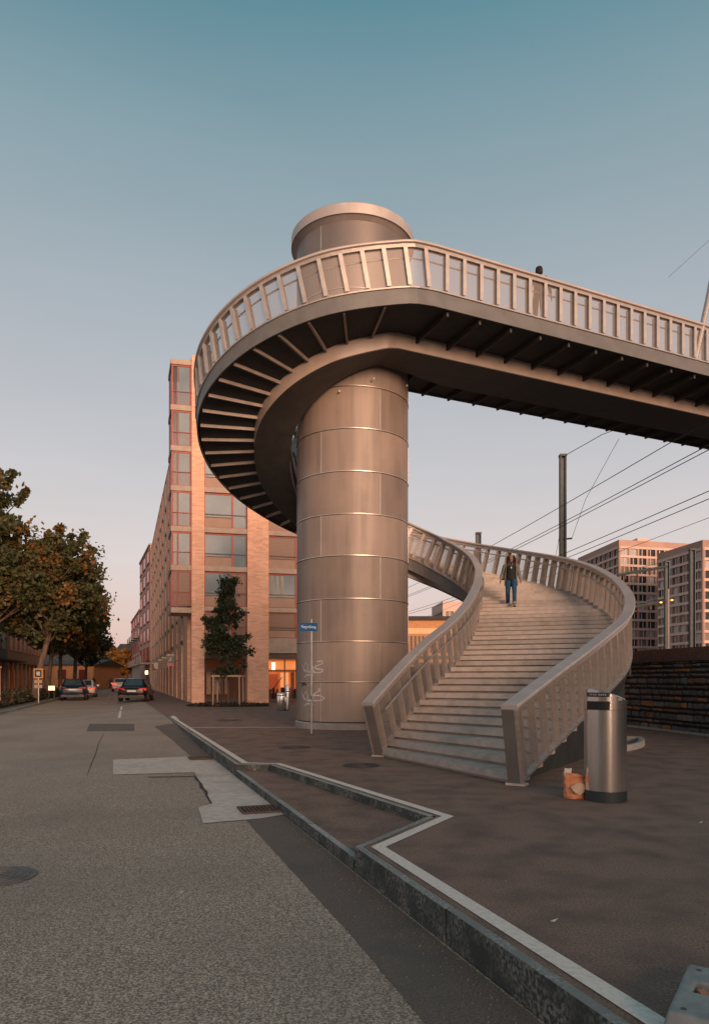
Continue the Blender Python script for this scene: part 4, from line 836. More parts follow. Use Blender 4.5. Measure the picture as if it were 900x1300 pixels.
# far apartment blocks
M_B1 = mat('clay_facade', (.46,.29,.23), (.4,.25,.2), scale=.25, rough=.85); M_B1L = mat('pale_band', (.66,.47,.39), (.56,.4,.33), scale=.4, rough=.85); M_B2 = mat('clay_facade_dark', (.4,.25,.2), (.34,.21,.17), scale=.25, rough=.85)
M_FG1 = mat('far_glass', (.02,.025,.03), rough=.15); M_FG2 = mat('far_glass_bright', (.42,.4,.39), rough=.3); M_FG3 = mat('far_curtain', (.2,.15,.12), rough=.6)
def far_block(name, label, O, A, B, zt, nf, na, nb, m, seed):
    """two visible faces from corner O along A and along B; bands, piers and windows"""
    rr = random.Random(seed); O, A, B = Vector(O), Vector(A), Vector(B); t_ = thing(name, O, label, 'building'); Ad, Bd = A.normalized(), B.normalized(); fh = (zt - 6) / nf
    V, F = quad_prism([O, O + A, O + A + B, O + B], 0, zt - .5); obj('wall', (V, F), M_SBLK if False else m, t_)
    V, F = quad_prism([O - Ad*.5 - Bd*.5, O + A - Bd*.5 + Ad*.5, O + A + B + Ad*.5 + Bd*.5, O + B - Ad*.5 + Bd*.5], zt - .5 + .01, zt + 2.2); obj('parapet', (V, F), m, t_)
    c = O + A*.45 + B*.3; V, F = quad_prism([c, c + A*.2, c + A*.2 + B*.2, c + B*.2], zt + 2.21, zt + 5.5); obj('roof_house', (V, F), M_B1L, t_)
    for D, n_, nrm in ((A, na, -Bd), (B, nb, -Ad)):
        Dd = D.normalized(); Ln = D.length; cw = Ln / n_
        for f in range(nf + 1):
            z = 6 + f*fh - .5; p = O; V, F = quad_prism([p + nrm*.01 - Dd*.0, p + D + nrm*.01, p + D + nrm*.55, p + nrm*.55], z, z + .75); obj('floor_band', (V, F), M_B1L, t_)
        for c_ in range(n_ + 1):
            p = O + Dd*(cw*c_); V, F = quad_prism([p + nrm*.01 - Dd*.35, p + nrm*.01 + Dd*.35, p + nrm*.5 + Dd*.35, p + nrm*.5 - Dd*.35], 0, zt - .5); obj('pier', (V, F), m, t_)
        for f in range(nf):
            for c_ in range(n_):
                z0 = 6 + f*fh + .3; z1 = 6 + (f+1)*fh - .55; x = cw*c_; mm = rr.choices((M_FG1, M_FG2, M_FG3), (6, 2, 2))[0]
                p = O + Dd*(x + .4); q = O + Dd*(x + cw - .4); V, F = quad_prism([p + nrm*.02, q + nrm*.02, q + nrm*.12, p + nrm*.12], z0, z1); wn = obj('window', (V, F), mm, t_)
                mid = p + (q - p)*rr.uniform(.35,.65); V, F = quad_prism([mid + nrm*.121 - Dd*.14, mid + nrm*.121 + Dd*.14, mid + nrm*.22 + Dd*.14, mid + nrm*.22 - Dd*.14], z0, z1); obj('mullion', (V, F), M_B1L, wn)
    return t_
far_block('apartment_block', 'tall clay coloured apartment block with corner towards the stair', (85.9, 230, 0), (26, 6.8, 0), (-2.2, 34, 0), 44.3, 13, 8, 9, M_B1, 3)
far_block('apartment_block', 'nearer dark clay apartment block at the right edge', (94.3, 192, 0), (30, 5, 0), (-2.8, 21, 0), 36.8, 11, 6, 6, M_B2, 4)
far_block('apartment_block', 'pale block glimpsed under the stair beside the tower', (24.0, 190, 0), (14, 2, 0), (-1, 16, 0), 20, 6, 5, 4, M_B1L, 6)
# lit depot seen under the stair, right of the tower
t_ = thing('depot_building', (14, 130, WH), 'low orange lit depot facade seen under the stair right of the tower', 'building'); M_WARM = mat('warm_strip', (.5,.25,.12), emit=(1,.55,.25), estr=.35)
MB().box((4,130,0),(22,150,12.2)).obj('wall', M_ORG, t_); MB().box((3.6,129.5,12.21),(22.4,150.4,12.9)).obj('roof', M_ROOF, t_); MB().box((4.2,129.8,9.7),(21.8,129.99,10.7)).obj('light_strip', M_WARM, t_)
for q in range(24): MB().box((4.6 + .72*q,129.7,6.3),(4.8 + .72*q,129.99,9.3)).obj('fin', M_SBLK, t_)
MB().box((4.2,129.9,6.2),(21.8,129.985,9.4)).obj('glazing', mat('depot_glazing', (.3,.14,.07), emit=(1,.45,.2), estr=.1), t_)
for q in range(4): MB().box((3.8,129.2,1.8 + 1.15*q),(22.2,129.6,2.15 + 1.15*q)).obj('beam', M_MAST, t_)
# ------------------------------------------------------------------ street furniture
M_BIN = mat('brushed_steel', (.78,.73,.68), (.66,.61,.56), scale=5, stretch=(6,6,.15), rough=.24, metal=.95, rvar=.08)
def litter_bin():
    b = ray(768, 1015.5); t_ = thing('litter_bin', b, 'tall cylindrical stainless steel litter bin with slanted top by the stair', 'litter bin'); r_ = .235; n_ = 48; H0, H1 = 1.15, 1.31
    mb = Matrix.Translation(b); top = []; V = []; F = []
    hz = lambda an: (H0 + H1)/2 + (H1 - H0)/2*(-math.cos(an - R(190)))*-1
    for j in range(n_):
        an = 2*math.pi*j/n_; x, y = r_*math.cos(an), r_*math.sin(an); V += [(b.x+x, b.y+y, .125), (b.x+x, b.y+y, hz(an) - .012), (b.x+x*.955, b.y+y*.955, hz(an))]
    for j in range(n_): k = (j+1) % n_; F += [(3*j, 3*k, 3*k+1, 3*j+1), (3*j+1, 3*k+1, 3*k+2, 3*j+2)]
    F.append(tuple(3*j+2 for j in range(n_))); autosmooth(obj('body', (V, F), M_BIN, t_), 35)
    MB().lathe((b.x, b.y, 0), [(r_ + .003, 0), (r_ + .003, .12), (r_ - .01, .124)], 48).obj('base', mat('bin_base', (.03,.042,.048), rough=.5), t_)
    def arc(a0, a1, z0, z1, off, name, m, q=14):
        V = []
        for rr in (r_ - .02, r_ + off):
            for z in (z0, z1):
                for j in range(q+1): an = R(a0 + (a1-a0)*j/q); V.append((b.x + rr*math.cos(an), b.y + rr*math.sin(an), z))
        w2 = q+1; F = []
        for j in range(q): F += [(2*w2+j, 2*w2+j+1, 3*w2+j+1, 3*w2+j), (w2+j, 3*w2+j, 3*w2+j+1, w2+j+1), (j, j+1, 2*w2+j+1, 2*w2+j)]
        F += [(0, 2*w2, 3*w2, w2), (q, w2+q, 3*w2+q, 2*w2+q)]
        return obj(name, (V, F), m, t_)
    dk = mat('slot_black', (.008,.008,.009), rough=.6)
    arc(192, 262, 1.205, 1.255, .002, 'lettered_band', mat('band_dark', (.03,.028,.026), rough=.4)); arc(192, 262, 1.06, 1.155, .002, 'slot', dk)
    arc(190, 264, 1.157, 1.166, .006, 'slot_lip', M_BIN)
    for q in range(9): a = 204 + q*5.6; arc(a, a + (3.6 if q != 4 else 1.2), 1.222, 1.238 + .004*(q % 2), .004, 'letter', mat('letter_pale', (.4,.37,.34), rough=.5), 2)
    arc(30, 330, 1.055, 1.059, .0015, 'hood_seam', dk, 40)
    arc(286, 300, 1.165, 1.195, .006, 'lock', M_STEEL, 4)
litter_bin()
def paper_bag():
    b = ray(733, 1013); t_ = thing('paper_bag', b, 'crumpled orange paper bag with pale print leaning on the bin', 'bag'); V = []; rb = random.Random(2); nx_, nz_ = 10, 9
    m = mat('paper_orange', (.72,.3,.15), (.6,.23,.11), scale=9, rough=.7, bump=.5, bscale=22, bdist=.02)
    F = []
    for k in range(nz_+1):
        z = .30*k/nz_; tw = 1 - .25*k/nz_
        ring = [(-.14,-.05),(-.07,-.075),(0,-.085),(.07,-.075),(.14,-.05),(.155,0),(.14,.05),(.07,.06),(0,.055),(-.07,.06),(-.14,.05),(-.155,0)]
        for (x, y) in ring: V.append((b.x + x*(1.03 - .1*k/nz_) + rb.uniform(-.012,.012) - .03*k/nz_, b.y + y*tw*1.1 + rb.uniform(-.014,.014), .002 + z*(1 - .25*max(0, (x + .02)/.15)*(k/nz_)) + (rb.uniform(-.012,.012) if k else 0)))
    q = 12
    for k in range(nz_):
        for j in range(q): F.append((k*q+j, k*q+(j+1) % q, (k+1)*q+(j+1) % q, (k+1)*q+j))
    F.append(tuple(range(q))[::-1]); o = obj('bag_body', (V, F), m, t_)
    pts = []
    V = []; n_ = 20
    for j in range(n_): an = 6.283*j/n_; V.append((b.x - .02 + .085*math.cos(an)*(1 + .15*math.sin(3*an)), b.y - .115 + .01*math.sin(5*an), .125 + .07*math.sin(an)))
    V += [(v[0], v[1] + .012, v[2]) for v in V]
    obj('printed_mark', (V, [tuple(range(n_))] + [(j, n_+j, n_+(j+1) % n_, (j+1) % n_) for j in range(n_)]), mat('paper_pale', (.68,.5,.38), (.6,.4,.28), scale=14, rough=.8), t_)
    V = []
    for j in range(10): an = 6.283*j/10; V += [(b.x - .13 + .045*math.cos(an), b.y - .02 + .03*math.sin(an), .27), (b.x - .125 + .05*math.cos(an)*rb.uniform(.6,1.2), b.y - .02 + .03*math.sin(an), .345 + rb.uniform(-.015,.02))]
    V.append((b.x - .125, b.y - .02, .35)); F = [(2*j, 2*((j+1) % 10), 2*((j+1) % 10)+1, 2*j+1) for j in range(10)] + [(2*j+1, 2*((j+1) % 10)+1, 20) for j in range(10)]
    obj('crumpled_napkin', (V, F), mat('napkin', (.7,.66,.6), rough=.9), t_)
paper_bag()
# street name sign
b = ray(395.5, 933); t_ = thing('street_sign', b, 'blue street name plate on a slim grey pole before the lift tower', 'sign')
hp = (933 - 786)*b.y/900; autosmooth(MB().tube([(b.x, b.y, -.05), (b.x, b.y, hp)], .03, 12).obj('pole', mat('galvanised', (.36,.37,.36), (.28,.29,.28), scale=6, rough=.45, metal=.5), t_), 50)
MB().lathe((b.x, b.y, 0), [(.05, 0), (.05, .02), (.033, .03)], 12).obj('collar', M_MAST, t_)
MS = Matrix.Translation((b.x - .07, b.y - .045, hp - .2)) @ Matrix.Rotation(R(14), 4, 'Z') @ Matrix.Rotation(R(-0), 4, 'Y')
M_BLUE = mat('sign_blue', (.01,.1,.26), (.008,.08,.22), scale=3, rough=.7, spec=.2)
bev(MB().box((-.225, -.008, -.105), (.225, .008, .105), MS).obj('name_plate', M_BLUE, t_), .004)
for q in (-.06, .06): MB().box((-.035, .009, q-.012), (.035+.07, .06, q+.012), MS).obj('clamp', M_MAST, t_)
def text(body, size, M, m, parent, ext=.002, align='CENTER', space=1.0, sx=1.0):
    c = bpy.data.curves.new('lettering', 'FONT'); c.body = body; c.size = size; c.align_x = align; c.align_y = 'CENTER'; c.extrude = ext; c.resolution_u = 3; c.space_character = space
    o = bpy.data.objects.new('lettering', c); dg = bpy.context.evaluated_depsgraph_get(); COL.objects.link(o); me = bpy.data.meshes.new_from_object(o.evaluated_get(bpy.context.evaluated_depsgraph_get())); COL.objects.unlink(o); bpy.data.objects.remove(o)
    M2 = M @ Matrix.Diagonal((sx, 1, 1, 1)); me.transform(M2); me.materials.clear(); me.materials.append(m); return obj('lettering', me, None, parent)
text('Negrellisteg', .1, MS @ Matrix.Translation((0, -.0105, 0)) @ Matrix.Rotation(R(90), 4, 'X'), mat('letter_white', (.75,.75,.73), rough=.5), t_, sx=.78)
MB().tube([(b.x, b.y - .031, .9), (b.x, b.y - .031, .98)], .012, 6).obj('sticker', M_BLUE, t_)
# graffiti strokes on the tower, painted lines following its curve
M_GRAF = mat('spray_paint', (.62,.6,.57), (.42,.4,.38), scale=8, rough=.7)
def stroke(pts, wd=.036):
    """pts: (photo u, v) sketched on the drum, projected on its surface"""
    P = []
    for (u, v) in pts:
        k = (u - 450)/FPX; # ray x = k*Y, hit cylinder
        a = k*k + 1; bq = -2*(k*TC.x + TC.y); c = TC.x**2 + TC.y**2 - (TR + .004)**2; Y = (-bq - math.sqrt(max(0, bq*bq - 4*a*c)))/(2*a); P.append(Vector((k*Y, Y, CAMZ + (HOR - v)*Y/FPX)))
    Q = []
    for i in range(len(P) - 1):
        p0, p1, p2, p3 = P[max(0,i-1)], P[i], P[i+1], P[min(len(P)-1,i+2)]
        for s in range(5): f = s/5; Q.append(.5*((2*p1) + (p2-p0)*f + (2*p0-5*p1+4*p2-p3)*f*f + (3*p1-p0-3*p2+p3)*f**3))
    Q.append(P[-1]); V = []
    for i, p in enumerate(Q):
        t = (Q[min(i+1,len(Q)-1)] - Q[max(i-1,0)]).normalized(); nrm = Vector((p.x-TC.x, p.y-TC.y, 0)).normalized(); s = t.cross(nrm).normalized()*wd/2
        for q in (p + s, p - s): q2 = Vector((q.x-TC.x, q.y-TC.y, 0)).normalized()*(TR + .004); V.append((TC.x+q2.x, TC.y+q2.y, q.z))
    return V, [(2*i, 2*i+1, 2*i+3, 2*i+2) for i in range(len(Q)-1)]
for dy, sg in ((0, [(402,840.5),(409,839),(408,843),(400,846),(402,849),(409,850),(408.5,853),(402,854),(397,852)]), (36.5, [(404,874.5),(407,876),(400,880),(398,883),(405,883),(411.5,886),(408,889),(398,889.5)])):
    for pl in (sg, [(383,842+dy),(385,848+dy),(387,853+dy)], [(389,841+dy),(385.5,848+dy),(390,853+dy)], [(390.5,843+dy),(391,853+dy),(393.5,852+dy)], [(393.5,854+dy),(396.5,844+dy),(398.5,855+dy)], [(394.5,850+dy),(398,849.5+dy)], [(386,860+dy),(390,857+dy),(398,857.5+dy)]):
        obj('graffiti_stroke', stroke(pl), M_GRAF, tw_)
for pl in ([(383,866),(389,870)], [(389,865),(383,871)]): obj('graffiti_stroke', stroke(pl, .05), mat('spray_dark', (.06,.05,.045), rough=.8), tw_)
# steel bollard and bin near the brick building
p = ray(365, 902); t_ = thing('bollard', p, 'tall slim stainless bollard near the restaurant front', 'bollard'); autosmooth(MB().lathe(p, [(.085, 0), (.085, 1.12), (.07, 1.15), (.02, 1.16)], 20).obj('post', M_BIN, t_), 40); MB().lathe(p, [(.1, 0), (.1, .03), (.086, .04)], 20).obj('base_ring', M_MAST, t_); MB().lathe(p, [(.0855, .84), (.0875, .84), (.0875, .87), (.0855, .87)], 20).obj('groove_ring', M_RAILD, t_)
p = ray(357, 902) ; t_ = thing('litter_bin', p, 'short round steel bin beside the slim bollard', 'litter bin'); autosmooth(MB().lathe(p, [(.19, .03), (.2, .05), (.2, .76), (.18, .8), (.05, .81)], 24).obj('body', M_BIN, t_), 40); MB().lathe(p, [(.17, 0), (.17, .029)], 20).obj('base', M_MAST, t_); MB().lathe(p, [(.2005, .66), (.204, .66), (.204, .69), (.2005, .69)], 24).obj('rim', M_RAILD, t_)
# concrete sign foot at the lower right
p = ray(846, 1292, .03); q = ray(874, 1223, .1); r3 = ray(925, 1237, .1)
p = ray(847, 1283, .1); Y_ = (q - p); Y_.z = 0; L_ = Y_.length; Y_.normalize(); X_ = Vector((Y_.y, -Y_.x, 0)); O_ = p.copy(); O_.z = 0
t_ = thing('sign_foot', O_ + X_*.3 + Y_*L_/2, 'grey concrete sign foot with orange filled socket lying at lower right', 'weight block'); k = dict(O=O_, X=X_, Y=Y_); W_ = .62
M_FOOT = mat('foot_plastic', (.27,.29,.28), (.2,.215,.21), scale=14, detail=9, rough=.8, bump=.4, bscale=40, bdist=.005, c3=(.36,.37,.35), scale3=3)
hx0, hx1, hy0, hy1 = .055, .4, L_*.44, L_*.66
for bx_ in ((0, hx0, 0, L_, .025, .1), (hx1, W_, 0, L_, .025, .1), (hx0, hx1, 0, hy0, .025, .1), (hx0, hx1, hy1, L_, .025, .1)): pass
m_ = MB(); xs = [0, hx0, hx1, W_]; yy = [0, hy0, hy1, L_]
vi = {}
V = []; F = []
for zi, z in enumerate((.02, .1)):
    for i, x in enumerate(xs):
        for j, y in enumerate(yy):
            e = -.02 if z < .05 else .0; cx = x + (e if i == 0 else -e if i == 3 else 0)*-1*-1; vi[(i,j,zi)] = len(V); V.append(O_ + X_*(x + (-.02 if i == 0 else .02 if i == 3 else 0)*(zi == 0)) + Y_*(y + (-.02 if j == 0 else .02 if j == 3 else 0)*(zi == 0)) + Vector((0,0,z)))
for i in range(3):
    for j in range(3):
        if (i, j) != (1, 1): F.append((vi[(i,j,1)], vi[(i+1,j,1)], vi[(i+1,j+1,1)], vi[(i,j+1,1)]))
for i in range(3): F += [(vi[(i,0,0)], vi[(i+1,0,0)], vi[(i+1,0,1)], vi[(i,0,1)]), (vi[(i+1,3,0)], vi[(i,3,0)], vi[(i,3,1)], vi[(i+1,3,1)]), (vi[(0,i+1,0)], vi[(0,i,0)], vi[(0,i,1)], vi[(0,i+1,1)]), (vi[(3,i,0)], vi[(3,i+1,0)], vi[(3,i+1,1)], vi[(3,i,1)])]
F += [(vi[(1,1,1)], vi[(2,1,1)], vi[(2,1,0)], vi[(1,1,0)]), (vi[(2,2,1)], vi[(1,2,1)], vi[(1,2,0)], vi[(2,2,0)]), (vi[(1,2,1)], vi[(1,1,1)], vi[(1,1,0)], vi[(1,2,0)]), (vi[(2,1,1)], vi[(2,2,1)], vi[(2,2,0)], vi[(2,1,0)])]
bev(obj('slab', (V, F), M_FOOT, t_), .012, 3)
obj('socket_floor', bbox(hx0 - .01, hx1 + .01, hy0 - .01, hy1 + .01, .03, .05, **k), mat('socket_dirt', (.34,.17,.1), (.12,.07,.05), scale=22, rough=.9, bump=1, bscale=30, bdist=.03), t_)
for x_, s_ in ((.09, .028), (.15, .022), (.21, .026), (.3, .03)):
    c = O_ + X_*x_ + Y_*((hy0+hy1)/2 + (s_-.026)*2); bm_ = bmesh.new(); bmesh.ops.create_icosphere(bm_, subdivisions=2, radius=s_*1.25)
    for v in bm_.verts: v.co *= 1 + .3*math.sin(v.co.x*90 + v.co.z*70); v.co = Vector((v.co.x*1.3, v.co.y, v.co.z*.8)) + c + Vector((0,0,.06))
    me = bpy.data.meshes.new('rubble'); bm_.to_mesh(me); bm_.free(); obj('rubble', me, mat('orange_rubble', (.5,.2,.1), (.3,.15,.09), scale=30, rough=.9), t_)
for a_, b_ in ((.05, .05), (.05, L_-.06), (W_-.05, .05), (W_-.05, L_-.06)): c = O_ + X_*a_ + Y_*b_; MB().lathe((c.x, c.y, .101), [(.012, 0), (.012, .001), (.002, .0012)], 10).obj('bolt_hole', M_SBLK, t_)
for a_ in (.08, W_-.08):
    for b_ in (.06, L_-.06): c = O_ + X_*a_ + Y_*b_; MB().box((c.x-.05, c.y-.05, .0), (c.x+.05, c.y+.05, .021)).obj('foot', mat('foot_rust', (.3,.16,.12), rough=.8), t_)
# drain grates and covers
def grate(name, label, c, ux, uy, w_, l_, nb, m, g):
    t_ = thing(name, c, label, 'drain', g); c = Vector(c); M4 = Matrix(((ux.x, uy.x, 0, c.x), (ux.y, uy.y, 0, c.y), (0, 0, 1, c.z), (0,0,0,1)))
    MB().box((-w_/2,-l_/2,.003),(w_/2,l_/2,.005), M4).obj('pit', M_SBLK, t_)
    MB().box((-w_/2,-l_/2,.0055),(-w_/2+.025,l_/2,.02), M4).box((w_/2-.025,-l_/2,.0055),(w_/2,l_/2,.02), M4).box((-w_/2+.026,-l_/2,.0055),(w_/2-.026,-l_/2+.025,.02), M4).box((-w_/2+.026,l_/2-.025,.0055),(w_/2-.026,l_/2,.02), M4).obj('frame', m, t_)
    for q in range(nb): x = -w_/2 + .04 + (w_ - .08)*(q + .5)/nb; MB().box((x-.011,-l_/2+.026,.0055),(x+.011,l_/2-.026,.018), M4).obj('bar', m, t_)
M_IRON = mat('rusty_iron', (.16,.1,.075), (.09,.06,.048), scale=14, rough=.7, metal=.4)
x, y = rp(328.5, 1029.5); grate('drain_grate', 'rusty rectangular drain grate set in the pale concrete patch', (x, y, road_z(x, y) + .012), KN, KD, .46, .46, 8, M_IRON, 'drain grates')
x, y = rp(256, 963.5); grate('drain_grate', 'dark drain grate beside the kerb at the far end of the concrete patch', (x, y, road_z(x, y) + .016), KN, KD, .5, .5, 9, M_IRON, 'drain grates')
def manhole(label, c, r_, m):
    t_ = thing('manhole_cover', c, label, 'manhole cover', 'round manhole covers'); c = Vector(c); MB().lathe(c, [(r_, .002), (r_, .010), (r_-.03, .011), (.01, .011)], 40).obj('cover', m, t_)
    for q in range(1, 5): rr = r_*(q/5.2); MB().lathe(c, [(rr-.014, .0115), (rr-.012, .017), (rr+.012, .017), (rr+.014, .0115)], 32).obj('raised_ring', m, t_) if False else ring_(c, rr, t_, m)
def ring_(c, rr, par, m):
    n_ = 36; V = []; 
    for r2, z in ((rr-.014,.0112),(rr-.012,.017),(rr+.012,.017),(rr+.014,.0112)): V += [(c.x + r2*math.cos(6.2832*j/n_), c.y + r2*math.sin(6.2832*j/n_), c.z + z) for j in range(n_)]
    obj('raised_ring', (V, [(i*n_+j, i*n_+(j+1) % n_, (i+1)*n_+(j+1) % n_, (i+1)*n_+j) for i in range(3) for j in range(n_)]), m, par)
M_CAST = mat('cast_iron', (.075,.07,.066), (.05,.047,.045), scale=12, rough=.6, metal=.4)
x, y = rp(-1, 1113.5); manhole('ribbed round manhole cover in the road at the left edge', (x, y, road_z(x, y) + .002), .29, mat('cast_iron_grey', (.16,.15,.14), (.11,.1,.095), scale=12, rough=.6, metal=.3))
p = ray(458, 972); manhole('round manhole cover on the plaza before the stair foot', p, .3, M_CAST); p = ray(374, 949); manhole('round manhole cover on the plaza near the street sign', p, .32, M_CAST); p = ray(292, 914.5); manhole('flat manhole cover beyond the white line left of the tower', p, .45, M_CAST)
# scattered leaves and litter on the ground
def scraps():
    u, v = random.choice([(random.uniform(0,450), random.uniform(980,1290)), (random.uniform(560,890), random.uniform(1010,1290))]); 
    if u < 450: x, y = rp(u, v); z = road_z(x, y) + .008
    else: p = ray(u, v); x, y, z = p.x, p.y, .008
    return (x, y, z)
for i, (u, v, lab, onr) in enumerate(((476,1059,'red fallen leaf on the gutter by the step',1),(470,1062,'curled brown leaf in the gutter by the step',1),(320,985,'rusty leaves caught at the kerb corner',1),(889,1046,'pale scrap on the plaza at the right',0),(703,1172,'white paper scrap lying on the plaza',0),(231,1135,'white paper scrap lying on the road',1))):
    if onr: x, y = rp(u, v); z = road_z(x, y)
    else: p = ray(u, v); x, y, z = p.x, p.y, 0
    s = .05 if 'leaf' in lab or 'leaves' in lab else .025; V = [(x - s, y, z + .012), (x, y - s*.7, z + .014), (x + s, y, z + .03), (x, y + s*.7, z + .014), (x, y, z + .022)]
    tag(obj('fallen_leaf' if s > .03 else 'paper_scrap', (V, [(0,1,4),(1,2,4),(2,3,4),(3,0,4)]), mat('leaf_red', (.4,.07,.03), rough=.7) if s > .03 else mat('scrap', (.6,.55,.5), rough=.8)), lab, 'leaf' if s > .03 else 'litter')
# ------------------------------------------------------------------ signs on the left
p = sidewalk(43, .5) ; p.x = (49.5-450)/900*43
t_ = thing('info_sign', p, 'orange framed square sign on a grey pole under the left trees', 'sign'); MB().tube([(p.x,p.y,-.05),(p.x,p.y,2.05)], .035, 8).obj('pole', MATS['galvanised'], t_)
bev(MB().box((p.x-.29,p.y-.05,1.45),(p.x+.29,p.y-.02,2.05)).obj('orange_frame', mat('sign_orange', (.55,.22,.05), rough=.5), t_), .02); MB().box((p.x-.2,p.y-.06,1.54),(p.x+.2,p.y-.051,1.96)).obj('dark_face', M_SBLK, t_)
MB().box((p.x-.1,p.y-.068,1.62),(p.x+.12,p.y-.061,1.86)).obj('picture', mat('sign_teal', (.2,.34,.34), (.5,.5,.45), scale=9, rough=.5), t_)
for z0, z1 in ((1.16, 1.36), (.86, 1.06)): MB().box((p.x-.24,p.y-.05,z0),(p.x+.24,p.y-.03,z1)).obj('lower_plate', mat('plate_tan', (.38,.26,.17), (.3,.2,.13), scale=8, rough=.6), t_)
p = Vector(((66-450)/900*52, 52, 0)); t_ = thing('menu_board', p, 'brightly lit white menu board on the pavement behind the trees', 'board'); MB().box((p.x-.22,p.y-.03,.58),(p.x+.22,p.y+.03,.9)).obj('lit_panel', mat('menu_glow', (1,.8,.6), emit=(1,.6,.32), estr=2), t_)
for s in (-.2, .2): MB().box((p.x+s-.03,p.y-.02,0),(p.x+s+.03,p.y+.02,.549)).obj('leg', M_MAST, t_)
# ------------------------------------------------------------------ cars
def car(name, label, loc, rz, paint, L_=4.4, W_=1.78, H_=1.44, suv=False, lights=1.0):
    t_ = thing(name, loc, label, 'car', 'cars in the street'); M4 = Matrix.Translation(loc) @ Matrix.Rotation(rz, 4, 'Z'); hw = W_/2; hl = L_/2
    # stations along the length, rear (-) to front (+): y, half width, sill z, belt z
    stn = [(-hl, .86, .48, .78), (-hl+.06, .95, .3, .9), (-hl+.35, .99, .22, .97), (-hl+1.0, 1.0, .2, .95), (-.1, 1.0, .19, .92), (.8, 1.0, .19, .92), (hl-1.0, .99, .2, .86), (hl-.4, .96, .22, .76), (hl-.08, .88, .3, .66), (hl, .74, .42, .56)]
    if suv: stn = [(y, w_, zb+.02, zt + .1) for y, w_, zb, zt in stn]
    V = []; q = 12
    for y, w_, zb, zt in stn:
        x = hw*w_
        for px, pz in ((-.72,0),(-.97,.14),(-1,.4),(-.985,.68),(-.93,.92),(-.8,1),(.8,1),(.93,.92),(.985,.68),(1,.4),(.97,.14),(.72,0)): V.append(M4 @ Vector((px*x, y, zb + pz*(zt - zb))))
    F = [(i*q+j, i*q+(j+1) % q, (i+1)*q+(j+1) % q, (i+1)*q+j) for i in range(len(stn)-1) for j in range(q)] + [tuple(range(q))[::-1], tuple(range((len(stn)-1)*q, len(stn)*q))]
    body = obj('body', (V, F), paint, t_, True); s_ = body.modifiers.new('sub', 'SUBSURF'); s_.levels = s_.render_levels = 1
    zb = (.93 if not suv else 1.03); rear = -hl + (.5 if not suv else .18); g = [(rear, .80, zb), (rear + (.75 if not suv else .4), .66, H_-.03), (.1, .68, H_), (.75, .66, H_-.05), (1.45, .82, zb - .04)]
    V = []
    for y, w_, z in g: V += [M4 @ Vector((-hw*w_, y, z)), M4 @ Vector((-hw*w_*.85, y, z + .03)), M4 @ Vector((hw*w_*.85, y, z + .03)), M4 @ Vector((hw*w_, y, z))]
    V += [M4 @ Vector((s*hw*.9, y, zb - .06)) for y in (rear - .1, 1.5) for s in (-1, 1)]
    n5 = len(g); F = [(4*i+j, 4*i+j+1, 4*i+5+j, 4*i+4+j) for i in range(n5-1) for j in range(3)]
    k = 4*n5; F += [(k, k+1, 3, 2, 1, 0), (k+2, 4*n5-4, 4*n5-3, 4*n5-2, 4*n5-1, k+3), (k,) + tuple(4*i for i in range(n5)) + (k+2,), (k+1, k+3) + tuple(4*i+3 for i in reversed(range(n5)))]
    autosmooth(obj('cabin', (V, F), paint, t_), 25)
    gl = mat('car_glass', (.05,.07,.08), rough=.08, spec=.6, metal=.15)
    def lerp3(a, b, f): return a + (b - a)*f
    def pane(name, i0, i1, f0, f1, in_):
        a, b = g[i0], g[i1]; V = []; off = .012
        for f in (f0, f1):
            y = lerp3(a[0], b[0], f); w_ = lerp3(a[1], b[1], f)*in_; z = lerp3(a[2], b[2], f) + .03; d = -1 if i0 == 0 else 1
            V += [M4 @ Vector((-hw*w_, y + d*off*1.2, z + off)), M4 @ Vector((hw*w_, y + d*off*1.2, z + off))]
        obj(name, (V + [v + (M4.to_3x3() @ Vector((0, .006 if i0 == 0 else -.006, -.008))) for v in V], [(0,1,3,2),(4,6,7,5),(0,4,5,1),(2,3,7,6),(0,2,6,4),(1,5,7,3)]), gl, t_)
    pane('rear_window', 0, 1, .1, .92, .8); pane('windscreen', 3, 4, .06, .9, .8)
    for s in (-1, 1):
        V = []; ys_ = (rear + .55, -.02, .06, .95)
        for y in ys_:
            z1 = np.interp(y, [a[0] for a in g], [a[2] for a in g]) - .04; w1 = np.interp(y, [a[0] for a in g], [a[1] for a in g]); V += [M4 @ Vector((s*(hw*.885 + .012), y, zb + .0)), M4 @ Vector((s*(hw*w1 + .014), y, z1))]
        for i in (0, 2): obj('side_window', (V[2*i:2*i+4], [(0,2,3,1)] if s > 0 else [(0,1,3,2)]), gl, t_)
        MB().box((s*hw*.98, .82, .92), (s*(hw + .17), .98, 1.06), M4).obj('mirror', paint, t_)
        tl = mat('tail_light_%d' % int(lights*10), (.16,.008,.008), rough=.25, emit=(1,.05,.02), estr=1.1*lights); z0 = .72 if not suv else .86
        V = [M4 @ Vector(p) for p in ((s*hw*.44,-hl-.01,z0), (s*hw*.93,-hl+.06,z0-.02), (s*hw*.97,-hl+.3,z0+.06), (s*hw*.95,-hl+.28,z0+.15), (s*hw*.9,-hl+.05,z0+.14), (s*hw*.5,-hl-.005,z0+.11))]; V += [v - (M4.to_3x3() @ Vector((-s*.012,-.05,0))) *-1 for v in V]
        obj('tail_light', (V, [tuple(range(6)) if s > 0 else tuple(range(6))[::-1]] + [(j, 6+j, 6+(j+1) % 6, (j+1) % 6) for j in range(6)]), tl, t_)
        MB().box((s*hw*.62-.14,-hl-.02,.36),(s*hw*.62+.14,-hl+.1,.43), M4).obj('reflector', tl, t_)
